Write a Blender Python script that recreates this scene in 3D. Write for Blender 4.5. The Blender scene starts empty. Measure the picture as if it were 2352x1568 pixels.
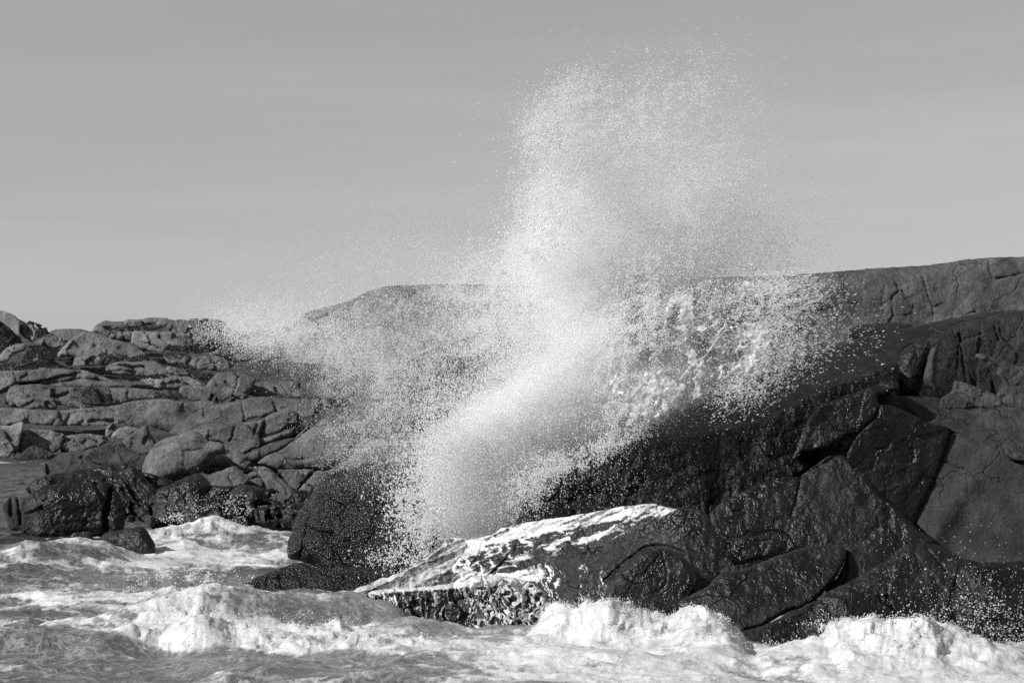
import bpy, math, random
import numpy as np
C = bpy.context.scene
COL = C.collection
# ------------------------------------------------------------------ camera, sky, sun
F = 5533.0            # focal length measured in photo pixels (photo counted as 2352 x 1568)
CU, HV, CH = 1176.0, 960.0, 4.0      # centre column, horizon row, camera height
cam_d = bpy.data.cameras.new('camera')
cam = bpy.data.objects.new('camera', cam_d); COL.objects.link(cam)
cam.location = (0, 0, CH); cam.rotation_euler = (math.radians(90), 0, 0)
cam_d.sensor_width = 36; cam_d.lens = F / 2352 * 36; cam_d.shift_y = (HV - 784) / 2352
cam_d.clip_start = 0.5; cam_d.clip_end = 20000
C.camera = cam
SUN = np.array([-0.80, -0.42, 0.62]); SUN /= np.linalg.norm(SUN)
SUN_EL = math.asin(SUN[2]); SUN_AZ = math.atan2(SUN[0], SUN[1])
w = bpy.data.worlds.new('World'); C.world = w; w.use_nodes = True
nt = w.node_tree; nt.nodes.clear()
sky = nt.nodes.new('ShaderNodeTexSky'); sky.sky_type = 'NISHITA'; sky.sun_disc = False
sky.sun_elevation = SUN_EL; sky.sun_rotation = SUN_AZ; sky.air_density = 1.0; sky.dust_density = 0.6
bw = nt.nodes.new('ShaderNodeRGBToBW'); gm = nt.nodes.new('ShaderNodeMath'); gm.operation = 'POWER'; gm.inputs[1].default_value = 0.75
tc = nt.nodes.new('ShaderNodeTexCoord'); mp = nt.nodes.new('ShaderNodeMapping'); mp.inputs['Scale'].default_value = (2.2, 2.2, 26); mp.inputs['Rotation'].default_value = (0, math.radians(5), 0)
cn = nt.nodes.new('ShaderNodeTexNoise'); cn.inputs['Scale'].default_value = 1.6; cn.inputs['Detail'].default_value = 7; cn.inputs['Roughness'].default_value = 0.55; cn.inputs['Distortion'].default_value = 0.4
cr = nt.nodes.new('ShaderNodeMapRange'); cr.inputs[1].default_value = 0.42; cr.inputs[2].default_value = 0.8; cr.inputs[3].default_value = 1.0; cr.inputs[4].default_value = 1.11
mu = nt.nodes.new('ShaderNodeMath'); mu.operation = 'MULTIPLY'
bg = nt.nodes.new('ShaderNodeBackground'); bg.inputs['Strength'].default_value = 0.135
wo = nt.nodes.new('ShaderNodeOutputWorld')
L = nt.links.new
L(sky.outputs[0], bw.inputs[0]); L(bw.outputs[0], gm.inputs[0]); L(tc.outputs['Generated'], mp.inputs[0]); L(mp.outputs[0], cn.inputs['Vector'])
L(cn.outputs['Fac'], cr.inputs[0]); L(gm.outputs[0], mu.inputs[0]); L(cr.outputs[0], mu.inputs[1]); L(mu.outputs[0], bg.inputs['Color']); L(bg.outputs[0], wo.inputs[0])
sd = bpy.data.lights.new('sun', 'SUN'); sd.energy = 4.6; sd.angle = math.radians(0.53); sd.color = (1, 1, 1)
so = bpy.data.objects.new('sun', sd); COL.objects.link(so)
from mathutils import Vector
so.rotation_euler = Vector(SUN.tolist()).to_track_quat('Z', 'Y').to_euler(); so.location = (-60, -20, 60)
C.view_settings.view_transform = 'Standard'; C.view_settings.look = 'None'; C.view_settings.gamma = 1; C.view_settings.exposure = 0.0
C.render.engine = 'CYCLES'; C.cycles.max_bounces = 10; C.cycles.transparent_max_bounces = 24; C.cycles.diffuse_bounces = 6; C.cycles.volume_bounces = 5; C.cycles.sample_clamp_direct = 8; C.cycles.sample_clamp_indirect = 4; C.cycles.volume_step_rate = 2.0; C.cycles.caustics_reflective = False; C.cycles.caustics_refractive = False
C.cycles.use_denoising = False
try: C.cycles.denoising_input_passes = 'RGB_ALBEDO_NORMAL'
except Exception: pass

# ------------------------------------------------------------------ numpy noise
def _h(*a):
    h = np.full(np.broadcast(*a[:-1]).shape, (a[-1] * 2654435761 + 97) & 0xffffffff, dtype=np.uint32)
    for v, k in zip(a[:-1], (0x27d4eb2d, 0x85ebca6b, 0xc2b2ae35)):
        h = h ^ (v.astype(np.int64).astype(np.uint32) * np.uint32(k))
        h = (h ^ (h >> np.uint32(15))) * np.uint32(0x2c1b3c6d)
        h = (h ^ (h >> np.uint32(12))) * np.uint32(0x297a2d39)
    h = h ^ (h >> np.uint32(15))
    return h.astype(np.float64) / 4294967296.0
def vn(x, y, seed=0):
    x = np.asarray(x, float); y = np.asarray(y, float)
    ix = np.floor(x); iy = np.floor(y); fx = x - ix; fy = y - iy
    fx = fx * fx * fx * (fx * (fx * 6 - 15) + 10); fy = fy * fy * fy * (fy * (fy * 6 - 15) + 10)
    a = _h(ix, iy, seed); b = _h(ix + 1, iy, seed); c = _h(ix, iy + 1, seed); d = _h(ix + 1, iy + 1, seed)
    return ((a + (b - a) * fx) * (1 - fy) + (c + (d - c) * fx) * fy) * 2 - 1
def fbm(x, y, o=5, seed=0, g=0.5):
    s = 0; a = 1; t = 0
    for i in range(o):
        r = 0.6 * i + 0.3; cx = x * math.cos(r) - y * math.sin(r); cy = x * math.sin(r) + y * math.cos(r)
        s = s + a * vn(cx * 2 ** i + 7.3 * i, cy * 2 ** i - 3.1 * i, seed + i); t += a; a *= g
    return s / t
def ridge(x, y, o=4, seed=0, g=0.55):
    s = 0; a = 1; t = 0
    for i in range(o):
        r = 0.7 * i + 0.2; cx = x * math.cos(r) - y * math.sin(r); cy = x * math.sin(r) + y * math.cos(r)
        s = s + a * (1 - np.abs(vn(cx * 2 ** i + 5.7 * i, cy * 2 ** i - 9.1 * i, seed + i))) ** 2; t += a; a *= g
    return s / t
def worley(x, y, seed=0):
    ix = np.floor(x); iy = np.floor(y)
    f1 = np.full(x.shape, 9.0); f2 = np.full(x.shape, 9.0); dx = np.zeros(x.shape); dy = np.zeros(x.shape); cx = np.zeros(x.shape); cy = np.zeros(x.shape)
    for i in (-1, 0, 1):
        for j in (-1, 0, 1):
            gx = ix + i; gy = iy + j
            px = gx + _h(gx, gy, seed); py = gy + _h(gx, gy, seed + 51)
            d = np.hypot(x - px, y - py)
            m = d < f1
            f2 = np.where(m, f1, np.minimum(f2, d)); f1 = np.where(m, d, f1)
            dx = np.where(m, x - px, dx); dy = np.where(m, y - py, dy); cx = np.where(m, gx, cx); cy = np.where(m, gy, cy)
    return f1, f2, dx, dy, cx, cy
def sstep(a, b, x):
    t = np.clip((x - a) / (b - a), 0, 1); return t * t * (3 - 2 * t)

# ------------------------------------------------------------------ mesh helpers
def mesh_obj(name, V, faces, mat, parent=None, attrs=None, smooth=True, center=True):
    V = np.asarray(V, np.float64); me = bpy.data.meshes.new(name)
    c = np.zeros(3)
    if center:
        c = (V.min(0) + V.max(0)) / 2; c[2] = V[:, 2].min()
    me.vertices.add(len(V)); me.vertices.foreach_set('co', (V - c).astype(np.float32).ravel())
    sizes = np.concatenate([np.full(len(f), f.shape[1]) for f in faces]); idx = np.concatenate([f.ravel() for f in faces])
    me.loops.add(len(idx)); me.loops.foreach_set('vertex_index', idx.astype(np.int32))
    me.polygons.add(len(sizes)); me.polygons.foreach_set('loop_start', np.concatenate([[0], np.cumsum(sizes)[:-1]]).astype(np.int32))
    me.polygons.foreach_set('loop_total', sizes.astype(np.int32))
    me.polygons.foreach_set('use_smooth', np.full(len(sizes), smooth))
    me.update(calc_edges=True)
    for k, v in (attrs or {}).items():
        at = me.attributes.new(k, 'FLOAT', 'POINT'); at.data.foreach_set('value', np.asarray(v, np.float32))
    me.materials.append(mat)
    o = bpy.data.objects.new(name, me); COL.objects.link(o)
    if parent is not None:
        o.parent = parent; o.location = tuple(c - np.array(parent.location))
    else: o.location = tuple(c)
    return o
def tag(o, label=None, cat=None, group=None, kind=None):
    if label: o['label'] = label
    if cat: o['category'] = cat
    if group: o['group'] = group
    if kind: o['kind'] = kind
    return o
def W3(u, v, Y): return np.stack([(u - CU) / F * Y, Y, CH + (HV - v) / F * Y], -1)
TILES = {0: (0, 0, 1), 1: (0, 689.7, .25), 2: (0, 962.5, .25), 3: (398.3, 863, .25), 4: (1763.8, 564.3, .25), 5: (1763.8, 896.2, .25), 6: (1194.9, 962.5, .25), 7: (1460.4, 1128.5, .25), 8: (730.2, 1037, .3387)}
def TT(t, pts):
    a, b, s = TILES[t]; return np.array([(a + s * x, b + s * y) for x, y in pts], float)
def crom(P, step=6.0, closed=True):
    out = []; n = len(P)
    for i in range(n if closed else n - 1):
        p0, p1, p2, p3 = (P[(i - 1) % n] if closed or i > 0 else P[i]), P[i], P[(i + 1) % n], (P[(i + 2) % n] if closed or i + 2 < n else P[(i + 1) % n])
        k = max(1, int(np.hypot(*(p2 - p1)) / step)); t = np.linspace(0, 1, k, endpoint=False)[:, None]
        cr_ = 0.5 * (2 * p1 + (p2 - p0) * t + (2 * p0 - 5 * p1 + 4 * p2 - p3) * t * t + (3 * p1 - p0 - 3 * p2 + p3) * t ** 3)
        ln = p1 + (p2 - p1) * t
        out.append(0.55 * cr_ + 0.45 * ln)
    if not closed: out.append(P[-1:])
    return np.concatenate(out)
def segdist(px, py, A, B, near=False):
    best = np.full(px.shape, 1e9); bx = np.zeros(px.shape); by = np.zeros(px.shape)
    for a, b in zip(A, B):
        d = b - a; l = d @ d + 1e-9
        t = np.clip(((px - a[0]) * d[0] + (py - a[1]) * d[1]) / l, 0, 1)
        qx = a[0] + t * d[0]; qy = a[1] + t * d[1]; dd = np.hypot(px - qx, py - qy); m = dd < best
        best = np.where(m, dd, best)
        if near: bx = np.where(m, qx, bx); by = np.where(m, qy, by)
    return (best, bx, by) if near else best
def inside(px, py, P):
    c = np.zeros(px.shape, bool); n = len(P)
    for i in range(n):
        x1, y1 = P[i]; x2, y2 = P[(i + 1) % n]
        if y1 == y2: continue
        c ^= ((y1 > py) != (y2 > py)) & (px < (x2 - x1) * (py - y1) / (y2 - y1) + x1)
    return c
SEED = [10]
def relief(name, P, Y, mat, recl=0.6, yaw=0.0, R=18, E=14, fs=0, ft=0.25, fb=(2.0, 30), cracks=(), creases=(), step=2.6, thick=None,
           rough=1.2, attrs=None, parent=None, extra=None, foam=None, mask=None, anis=(1, 1, 0), close=True, seed=None, ref=None, shrink=.86, groove=1.0, off=.45, vf=None, keep=False):
    """a solid lump of rock or foam: outline P (photo pixels), at distance Y, with its own slope, bulge, facets and cracks"""
    SEED[0] += 1; s = SEED[0] if seed is None else seed
    P = crom(np.asarray(P, float), 5.0)
    k = np.arange(len(P)); N = np.roll(P, -1, 0) - np.roll(P, 1, 0); N = np.stack([N[:, 1], -N[:, 0]], 1); N /= np.linalg.norm(N, axis=1)[:, None] + 1e-9
    P = P + N * (fbm(P[:, 0] / 14, P[:, 1] / 14, 4, s) * rough * 2.2)[:, None]
    u0, v0 = P.min(0); u1, v1 = P.max(0)
    us = np.arange(u0 - step, u1 + 2 * step, step); vs = np.arange(v0 - step, v1 + 2 * step, step)
    U, V = np.meshgrid(us, vs)
    d, bx, by = segdist(U, V, P, np.roll(P, -1, 0), True); ins = inside(U, V, P)
    if mask is not None: ok = ins & mask(U, V, d)
    else: ok = ins
    cell = ok[:-1, :-1] | ok[1:, :-1] | ok[:-1, 1:] | ok[1:, 1:] if mask is None else (ok[:-1, :-1].astype(int) + ok[1:, :-1] + ok[:-1, 1:] + ok[1:, 1:]) >= 3
    out = ~ins
    U = np.where(out, bx, U); V = np.where(out, by, V); d = np.where(out, 0, d)
    px = Y / F; uc, vc = P.mean(0) if ref is None else ref
    D = E * (1 - np.clip(d / R, 0, 1)) ** 2.2
    D = D + fbm(U / fb[1], V / fb[1], 7, s + 100, .56) * fb[0] * 1.25 + (ridge(U / fb[1] / .8, V / fb[1] / .45, 4, s + 140) - .5) * fb[0] * .7
    if fs:
        c, sn = math.cos(anis[2]), math.sin(anis[2])
        for lv, (q, am) in enumerate(((1.0, 1.0), (0.42, 0.6))):
            S = fs * q; wx = fbm(U / S / 1.6, V / S / 1.6, 3, s + 7) * 0.35; wy = fbm(U / S / 1.6 + 9, V / S / 1.6, 3, s + 8) * 0.35
            A_ = (U * c + V * sn) / S / anis[0] + wx; B_ = (-U * sn + V * c) / S / anis[1] + wy
            f1, f2, dx, dy, gx, gy = worley(A_, B_, s + 20 + lv)
            D = D + am * ft * S * ((_h(gx, gy, s + 31) - .5) * 2 * dx + (_h(gx, gy, s + 32) - .35) * 2 * dy * anis[1] + (_h(gx, gy, s + 33) - .5) * off)
            D = D + groove * am * 0.10 * S * np.exp(-((f2 - f1) / 0.05) ** 2) * sstep(.05, .35, fbm(U / S / 1.8, V / S / 1.8, 2, s + 66 + lv))
    for cl in cracks:
        pts, wd, dp = cl; pts = crom(np.asarray(pts, float), 8, False)
        pts = pts + np.stack([fbm(pts[:, 0] / 9, pts[:, 1] / 9, 3, s + 5), fbm(pts[:, 1] / 9, pts[:, 0] / 9, 3, s + 6)], 1) * 3
        dd = segdist(U, V, pts[:-1], pts[1:]); D = D + dp * np.exp(-(dd / wd) ** 2)
    for (a, b, sl) in creases:       # crease a->b : ground to the right of it (on screen) falls back with slope sl
        a = np.asarray(a, float); b = np.asarray(b, float); t = (b - a) / np.linalg.norm(b - a); n = np.array([-t[1], t[0]])
        q = (U - a[0]) * n[0] + (V - a[1]) * n[1]; q = q + fbm(U / 40, V / 40, 4, s + 55) * 8
        D = D + sl * np.where(q > 0, q, 0) if sl > -9 else D
    if extra is not None: D = D + extra(U, V, d)
    fo = None
    if foam is not None:
        fo = foam(U, V, d); D = D - fo * 1.6
    YY = Y + px * (D + recl * (vc - V) + yaw * (U - uc))
    X = W3(U, V, YY); nv, nu = U.shape
    idx = np.arange(nv * nu).reshape(nv, nu)
    q = np.stack([idx[:-1, :-1][cell], idx[1:, :-1][cell], idx[1:, 1:][cell], idx[:-1, 1:][cell]], 1)
    used = np.zeros(nv * nu, bool); used[q.ravel()] = True; rm = np.cumsum(used) - 1
    Vv = X.reshape(-1, 3)[used]; q = rm[q]; faces = [q]; n0 = len(Vv)
    fa = fo.ravel()[used] if fo is not None else np.zeros(n0)
    if close:
        e = np.concatenate([q[:, [0, 1]], q[:, [1, 2]], q[:, [2, 3]], q[:, [3, 0]]]); key = set(map(tuple, e.tolist()))
        be = np.array([p for p in key if (p[1], p[0]) not in key])
        bv = np.unique(be); mp_ = {int(x): i for i, x in enumerate(bv)}
        T = thick if thick is not None else max((v1 - v0), 20) * px * (0.9 if mask is None else 0.02)
        B = Vv[bv]; r = B / B[:, 1:2]; r[:, 2] = (B[:, 2] - CH) / B[:, 1]; cen = np.array([(uc - CU) / F, 1, (HV - vc) / F])
        sh = shrink if mask is None else 1.0
        BY = B[:, 1] + T; Bk = np.stack([(cen[0] + (r[:, 0] - cen[0]) * sh) * BY, BY, CH + (cen[2] + (r[:, 2] - cen[2]) * sh) * BY], 1)
        if mask is None:
            Vv = np.concatenate([Vv, Bk, [Bk.mean(0) + [0, T * .15, 0]]]); ci = len(Vv) - 1
            b0 = np.array([mp_[int(x)] for x in be[:, 0]]) + n0; b1 = np.array([mp_[int(x)] for x in be[:, 1]]) + n0
            faces += [np.stack([be[:, 1], be[:, 0], b0, b1], 1), np.stack([b1, b0, np.full(len(b0), ci)], 1)]
            fa = np.concatenate([fa, np.zeros(len(Vv) - n0)])
    at = {'foam': fa}
    o = mesh_obj(name, Vv, faces, mat, parent, at)
    return o

# ------------------------------------------------------------------ materials
def nodes(name):
    m = bpy.data.materials.new(name); m.use_nodes = True; t = m.node_tree; t.nodes.clear()
    return m, t, t.nodes.new, t.links.new
def mathn(N, Lk, op, a, b=None, clamp=False):
    n = N('ShaderNodeMath'); n.operation = op; n.use_clamp = clamp
    for i, x in enumerate((a, b)):
        if x is None: continue
        if isinstance(x, (int, float)): n.inputs[i].default_value = x
        else: Lk(x, n.inputs[i])
    return n.outputs[0]
def noise(N, Lk, vec, scale, detail=4, rough=0.55, dist=0.0):
    n = N('ShaderNodeTexNoise'); n.inputs['Scale'].default_value = scale; n.inputs['Detail'].default_value = detail
    n.inputs['Roughness'].default_value = rough; n.inputs['Distortion'].default_value = dist; Lk(vec, n.inputs['Vector']); return n.outputs['Fac']
def mrange(N, Lk, x, a, b, c, d):
    n = N('ShaderNodeMapRange'); Lk(x, n.inputs[0])
    for i, v in zip((1, 2, 3, 4), (a, b, c, d)): n.inputs[i].default_value = v
    return n.outputs[0]
def rock_material(name, wet):
    m, t, N, Lk = nodes(name)
    g = N('ShaderNodeNewGeometry'); tone = N('ShaderNodeAttribute'); tone.attribute_type = 'OBJECT'; tone.attribute_name = 'tone'
    scl = N('ShaderNodeAttribute'); scl.attribute_type = 'OBJECT'; scl.attribute_name = 'grain'
    vm = N('ShaderNodeVectorMath'); vm.operation = 'SCALE'; Lk(g.outputs['Position'], vm.inputs[0]); Lk(scl.outputs['Fac'], vm.inputs['Scale'])
    p = vm.outputs[0]
    mp = N('ShaderNodeMapping'); mp.inputs['Scale'].default_value = (1, 1, 0.22); Lk(p, mp.inputs[0])
    gl = N('ShaderNodeAttribute'); gl.attribute_type = 'OBJECT'; gl.attribute_name = 'gloss'
    a = noise(N, Lk, p, 1.1, 8, 0.62); b = noise(N, Lk, p, 14, 5, 0.7); s = noise(N, Lk, mp.outputs[0], 2.6, 6, 0.6, 0.3); fine = noise(N, Lk, p, 24 if wet else 42, 1 if wet else 3, 0.6); b2 = noise(N, Lk, p, 9, 2, .5) if wet else b
    c = mathn(N, Lk, 'MULTIPLY', mrange(N, Lk, a, .3, .7, .55, 1.4), mrange(N, Lk, b, .3, .7, .7, 1.3))
    c = mathn(N, Lk, 'MULTIPLY', c, mrange(N, Lk, s, .38, .62, .66, 1.15))
    c = mathn(N, Lk, 'MULTIPLY', c, tone.outputs['Fac'])
    fo = N('ShaderNodeAttribute'); fo.attribute_name = 'foam'
    fw = mrange(N, Lk, mathn(N, Lk, 'ADD', fo.outputs['Fac'], mathn(N, Lk, 'MULTIPLY', mathn(N, Lk, 'SUBTRACT', b, .5), .5)), .25, .75, 0, 1)
    col = N('ShaderNodeMix'); col.data_type = 'FLOAT'; Lk(fw, col.inputs[0]); Lk(c, col.inputs[2]); Lk(mrange(N, Lk, b, .35, .65, .5, .76), col.inputs[3])
    bs = N('ShaderNodeBsdfPrincipled'); Lk(col.outputs[0], bs.inputs['Base Color'])
    bu = N('ShaderNodeBump'); bu.inputs['Strength'].default_value = 1.0; bu.inputs['Distance'].default_value = 0.13 if not wet else 0.10
    h = mathn(N, Lk, 'ADD', mathn(N, Lk, 'MULTIPLY', noise(N, Lk, p, 2.3, 5 if wet else 9, .60 if wet else .66), 1.5), mathn(N, Lk, 'ADD', mathn(N, Lk, 'MULTIPLY', b2, .30 if wet else .42), mathn(N, Lk, 'MULTIPLY', fine, mathn(N, Lk, 'ADD', mathn(N, Lk, 'MULTIPLY', gl.outputs['Fac'], .55), .05) if wet else .22)))
    wv = N('ShaderNodeVectorMath'); wv.operation = 'MULTIPLY_ADD'; wn = N('ShaderNodeTexNoise'); wn.inputs['Scale'].default_value = .9; wn.inputs['Detail'].default_value = 5; Lk(p, wn.inputs['Vector']); Lk(wn.outputs['Color'], wv.inputs[0]); wv.inputs[1].default_value = (1.3, 1.3, 1.3); Lk(p, wv.inputs[2])
    vo = N('ShaderNodeTexVoronoi'); vo.feature = 'DISTANCE_TO_EDGE'; vo.inputs['Scale'].default_value = .62; Lk(wv.outputs[0], vo.inputs['Vector'])
    ck = mathn(N, Lk, 'MULTIPLY', mrange(N, Lk, vo.outputs['Distance'], 0, .022, 1, 0), mrange(N, Lk, noise(N, Lk, p, .45, 2), .47, .58, 0, 1))
    h = mathn(N, Lk, 'SUBTRACT', h, mathn(N, Lk, 'MULTIPLY', ck, .5))
    h = mathn(N, Lk, 'DIVIDE', h, scl.outputs['Fac']); Lk(h, bu.inputs['Height']); Lk(bu.outputs[0], bs.inputs['Normal'])
    if wet:
        r = mrange(N, Lk, mathn(N, Lk, 'SUBTRACT', noise(N, Lk, p, .55, 4, .6), mathn(N, Lk, 'MULTIPLY', gl.outputs['Fac'], .3)),   .36, .60, .22, .6); Lk(r, bs.inputs['Roughness']); bs.inputs['Specular IOR Level'].default_value = 0.38
    else: bs.inputs['Roughness'].default_value = .8; bs.inputs['Specular IOR Level'].default_value = .3
    o = N('ShaderNodeOutputMaterial'); Lk(bs.outputs[0], o.inputs[0]); return m
DRY = rock_material('dry_granite', False); WET = rock_material('wet_granite', True)
def foam_material(name, base=.74, bump=.05, sc=9):
    m, t, N, Lk = nodes(name); g = N('ShaderNodeNewGeometry'); bs = N('ShaderNodeBsdfPrincipled')
    n1 = noise(N, Lk, g.outputs['Position'], sc, 8, .65); c = mrange(N, Lk, noise(N, Lk, g.outputs['Position'], sc * .5, 5, .6), .35, .65, base * .88, base)
    Lk(c, bs.inputs['Base Color']); bs.inputs['Roughness'].default_value = .6; bs.inputs['Specular IOR Level'].default_value = .3
    bu = N('ShaderNodeBump'); bu.inputs['Distance'].default_value = bump; bu.inputs['Strength'].default_value = .8; Lk(n1, bu.inputs['Height']); Lk(bu.outputs[0], bs.inputs['Normal'])
    o = N('ShaderNodeOutputMaterial'); Lk(bs.outputs[0], o.inputs[0]); return m
FOAM = foam_material('white_foam')
def drop_material():
    m, t, N, Lk = nodes('spray_drops'); d = N('ShaderNodeBsdfDiffuse'); d.inputs[0].default_value = (.97, .97, .97, 1)
    tr = N('ShaderNodeBsdfTranslucent'); tr.inputs[0].default_value = (.97, .97, .97, 1); mx = N('ShaderNodeMixShader'); mx.inputs[0].default_value = .5
    Lk(d.outputs[0], mx.inputs[1]); Lk(tr.outputs[0], mx.inputs[2]); tp = N('ShaderNodeBsdfTransparent'); m2 = N('ShaderNodeMixShader'); m2.inputs[0].default_value = .26; Lk(mx.outputs[0], m2.inputs[1]); Lk(tp.outputs[0], m2.inputs[2])
    o = N('ShaderNodeOutputMaterial'); Lk(m2.outputs[0], o.inputs[0]); return m
DROP = drop_material()
def mist_material(blobs, Y):
    """soft cloud: sum of ellipsoids around real points of the plume, torn by noise"""
    m, t, N, Lk = nodes('fine_mist'); g = N('ShaderNodeNewGeometry'); P = g.outputs['Position']
    nz = N('ShaderNodeTexNoise'); nz.inputs['Scale'].default_value = .9; nz.inputs['Detail'].default_value = 2; Lk(P, nz.inputs['Vector'])
    wv = N('ShaderNodeVectorMath'); wv.operation = 'MULTIPLY_ADD'; Lk(nz.outputs['Color'], wv.inputs[0]); wv.inputs[1].default_value = (1.5, .8, 1.5); Lk(P, wv.inputs[2]); tot = None
    for (u, v, ru, rv, st) in blobs:
        c = W3(u, v, Y); s = N('ShaderNodeVectorMath'); s.operation = 'SUBTRACT'; Lk(wv.outputs[0], s.inputs[0]); s.inputs[1].default_value = (c[0] + .75, c[1] + .4, c[2] + .75)
        k = N('ShaderNodeVectorMath'); k.operation = 'MULTIPLY'; Lk(s.outputs[0], k.inputs[0]); k.inputs[1].default_value = (F / Y / ru, 1 / 1.5, F / Y / rv)
        l = N('ShaderNodeVectorMath'); l.operation = 'DOT_PRODUCT'; Lk(k.outputs[0], l.inputs[0]); Lk(k.outputs[0], l.inputs[1])
        q = mathn(N, Lk, 'MULTIPLY', mathn(N, Lk, 'SUBTRACT', 1, l.outputs['Value'], True), st); tot = q if tot is None else mathn(N, Lk, 'ADD', tot, q)
    n = noise(N, Lk, P, 2.2, 3, .6); d = mathn(N, Lk, 'MULTIPLY', tot, mrange(N, Lk, n, .38, .62, .25, 1.6))
    v = N('ShaderNodeVolumePrincipled'); v.inputs['Color'].default_value = (.99, .99, .99, 1); Lk(d, v.inputs['Density']); v.inputs['Anisotropy'].default_value = .1
    o = N('ShaderNodeOutputMaterial'); Lk(v.outputs[0], o.inputs['Volume']); return m
def lace_material():
    m, t, N, Lk = nodes('torn_water'); g = N('ShaderNodeNewGeometry'); d = N('ShaderNodeBsdfPrincipled'); d.inputs['Base Color'].default_value = (.78, .78, .78, 1); d.inputs['Roughness'].default_value = .35
    tr = N('ShaderNodeBsdfTranslucent'); tr.inputs[0].default_value = (.8, .8, .8, 1); mx = N('ShaderNodeMixShader'); mx.inputs[0].default_value = .35; Lk(d.outputs[0], mx.inputs[1]); Lk(tr.outputs[0], mx.inputs[2])
    tp = N('ShaderNodeBsdfTransparent'); m2 = N('ShaderNodeMixShader'); Lk(mrange(N, Lk, noise(N, Lk, g.outputs['Position'], 4, 6, .65),   .38, .64, .0, .45), m2.inputs[0]); Lk(mx.outputs[0], m2.inputs[1]); Lk(tp.outputs[0], m2.inputs[2])
    o = N('ShaderNodeOutputMaterial'); Lk(m2.outputs[0], o.inputs[0]); return m
LACE = lace_material()
def water_material():
    m, t, N, Lk = nodes('sea_water'); g = N('ShaderNodeNewGeometry'); bs = N('ShaderNodeBsdfPrincipled'); P = g.outputs['Position']
    fo = N('ShaderNodeAttribute'); fo.attribute_name = 'foam'; mk = N('ShaderNodeAttribute'); mk.attribute_name = 'milk'
    n1 = noise(N, Lk, P, 3.2, 9, .68, .6)
    f = mathn(N, Lk, 'ADD', fo.outputs['Fac'], mathn(N, Lk, 'MULTIPLY', mathn(N, Lk, 'SUBTRACT', n1, .5), .55))
    f = mrange(N, Lk, f, .42, .62, 0, 1)
    n2 = noise(N, Lk, P, 1.1, 7, .62, 1.4); n3 = noise(N, Lk, P, 3.6, 6, .62, 1.2)
    fil = lambda x, w: mathn(N, Lk, 'SUBTRACT', 1, mathn(N, Lk, 'MULTIPLY', mathn(N, Lk, 'ABSOLUTE', mathn(N, Lk, 'SUBTRACT', x, .5)), w), True)
    web = mathn(N, Lk, 'ADD', mathn(N, Lk, 'MULTIPLY', fil(n2, 22), .30), mathn(N, Lk, 'MULTIPLY', fil(n3, 16), .22))
    web = mathn(N, Lk, 'MULTIPLY', web, mrange(N, Lk, mk.outputs['Fac'], .05, .4, 0, 1))
    f = mathn(N, Lk, 'ADD', f, mathn(N, Lk, 'MULTIPLY', web, .95), True)
    base = mrange(N, Lk, mk.outputs['Fac'], 0, 1, .018, .17)
    col = N('ShaderNodeMix'); col.data_type = 'FLOAT'; Lk(f, col.inputs[0]); Lk(base, col.inputs[2]); Lk(mrange(N, Lk, mathn(N, Lk, 'ADD', mathn(N, Lk, 'MULTIPLY', n2, .6), mathn(N, Lk, 'MULTIPLY', n3, .4)), .38, .6, .44, .76), col.inputs[3])
    Lk(col.outputs[0], bs.inputs['Base Color']); Lk(mrange(N, Lk, f, 0, 1, .16, .7), bs.inputs['Roughness']); bs.inputs['IOR'].default_value = 1.33
    h = mathn(N, Lk, 'ADD', mathn(N, Lk, 'MULTIPLY', noise(N, Lk, P, 1.6, 7, .6, .4), .35), mathn(N, Lk, 'MULTIPLY', mathn(N, Lk, 'MULTIPLY', noise(N, Lk, P, 9, 6, .7), f), .09))
    bu = N('ShaderNodeBump'); bu.inputs['Distance'].default_value = .25; bu.inputs['Strength'].default_value = .8; Lk(h, bu.inputs['Height']); Lk(bu.outputs[0], bs.inputs['Normal'])
    o = N('ShaderNodeOutputMaterial'); Lk(bs.outputs[0], o.inputs[0]); return m
SEA = water_material()
def plant_material():
    m, t, N, Lk = nodes('dark_leaves'); g = N('ShaderNodeNewGeometry'); bs = N('ShaderNodeBsdfPrincipled')
    Lk(mrange(N, Lk, noise(N, Lk, g.outputs['Position'], 1.3, 3), .3, .7, .015, .05), bs.inputs['Base Color']); bs.inputs['Roughness'].default_value = .7
    o = N('ShaderNodeOutputMaterial'); Lk(bs.outputs[0], o.inputs[0]); return m
LEAF = plant_material()
# ------------------------------------------------------------------ rocks
def far(v): return 235 + (1050 - v) * .25
def near(v): return 82 + (1235 - v) * .09
GR = {}
def rock(name, label, tile, pts, Y, tone, wet=False, group=None, cat='rock', kind=None, grain=None, gloss=.15, **k):
    P = TT(tile, pts)
    if callable(Y):
        vb = P[:, 1].max(); h = vb - P[:, 1].min(); Y0 = Y(vb) - 0.25 * h * Y(vb) / F; Y = Y0 + k.get('recl', .6) * h / 2 * Y0 / F
    conv = lambda q: [tuple(x) for x in TT(tile, q)]
    k['cracks'] = [(conv(c[0]), c[1], c[2]) for c in k.get('cracks', ())]
    k['creases'] = [(conv([c[0]])[0], conv([c[1]])[0], c[2]) for c in k.get('creases', ())]
    o = relief(name, P, Y, WET if wet else DRY, **k)
    o['tone'] = float(tone) * (.30 if wet else 1); o['gloss'] = float(gloss); o['grain'] = float(grain if grain else 60.0 / Y)
    tag(o, label, cat, group, kind); return o
FG = 'boulders and ledges on the far hillside'; NG = 'boulders piled on the left shore'; RG = 'dark rock faces on the right'
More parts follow.
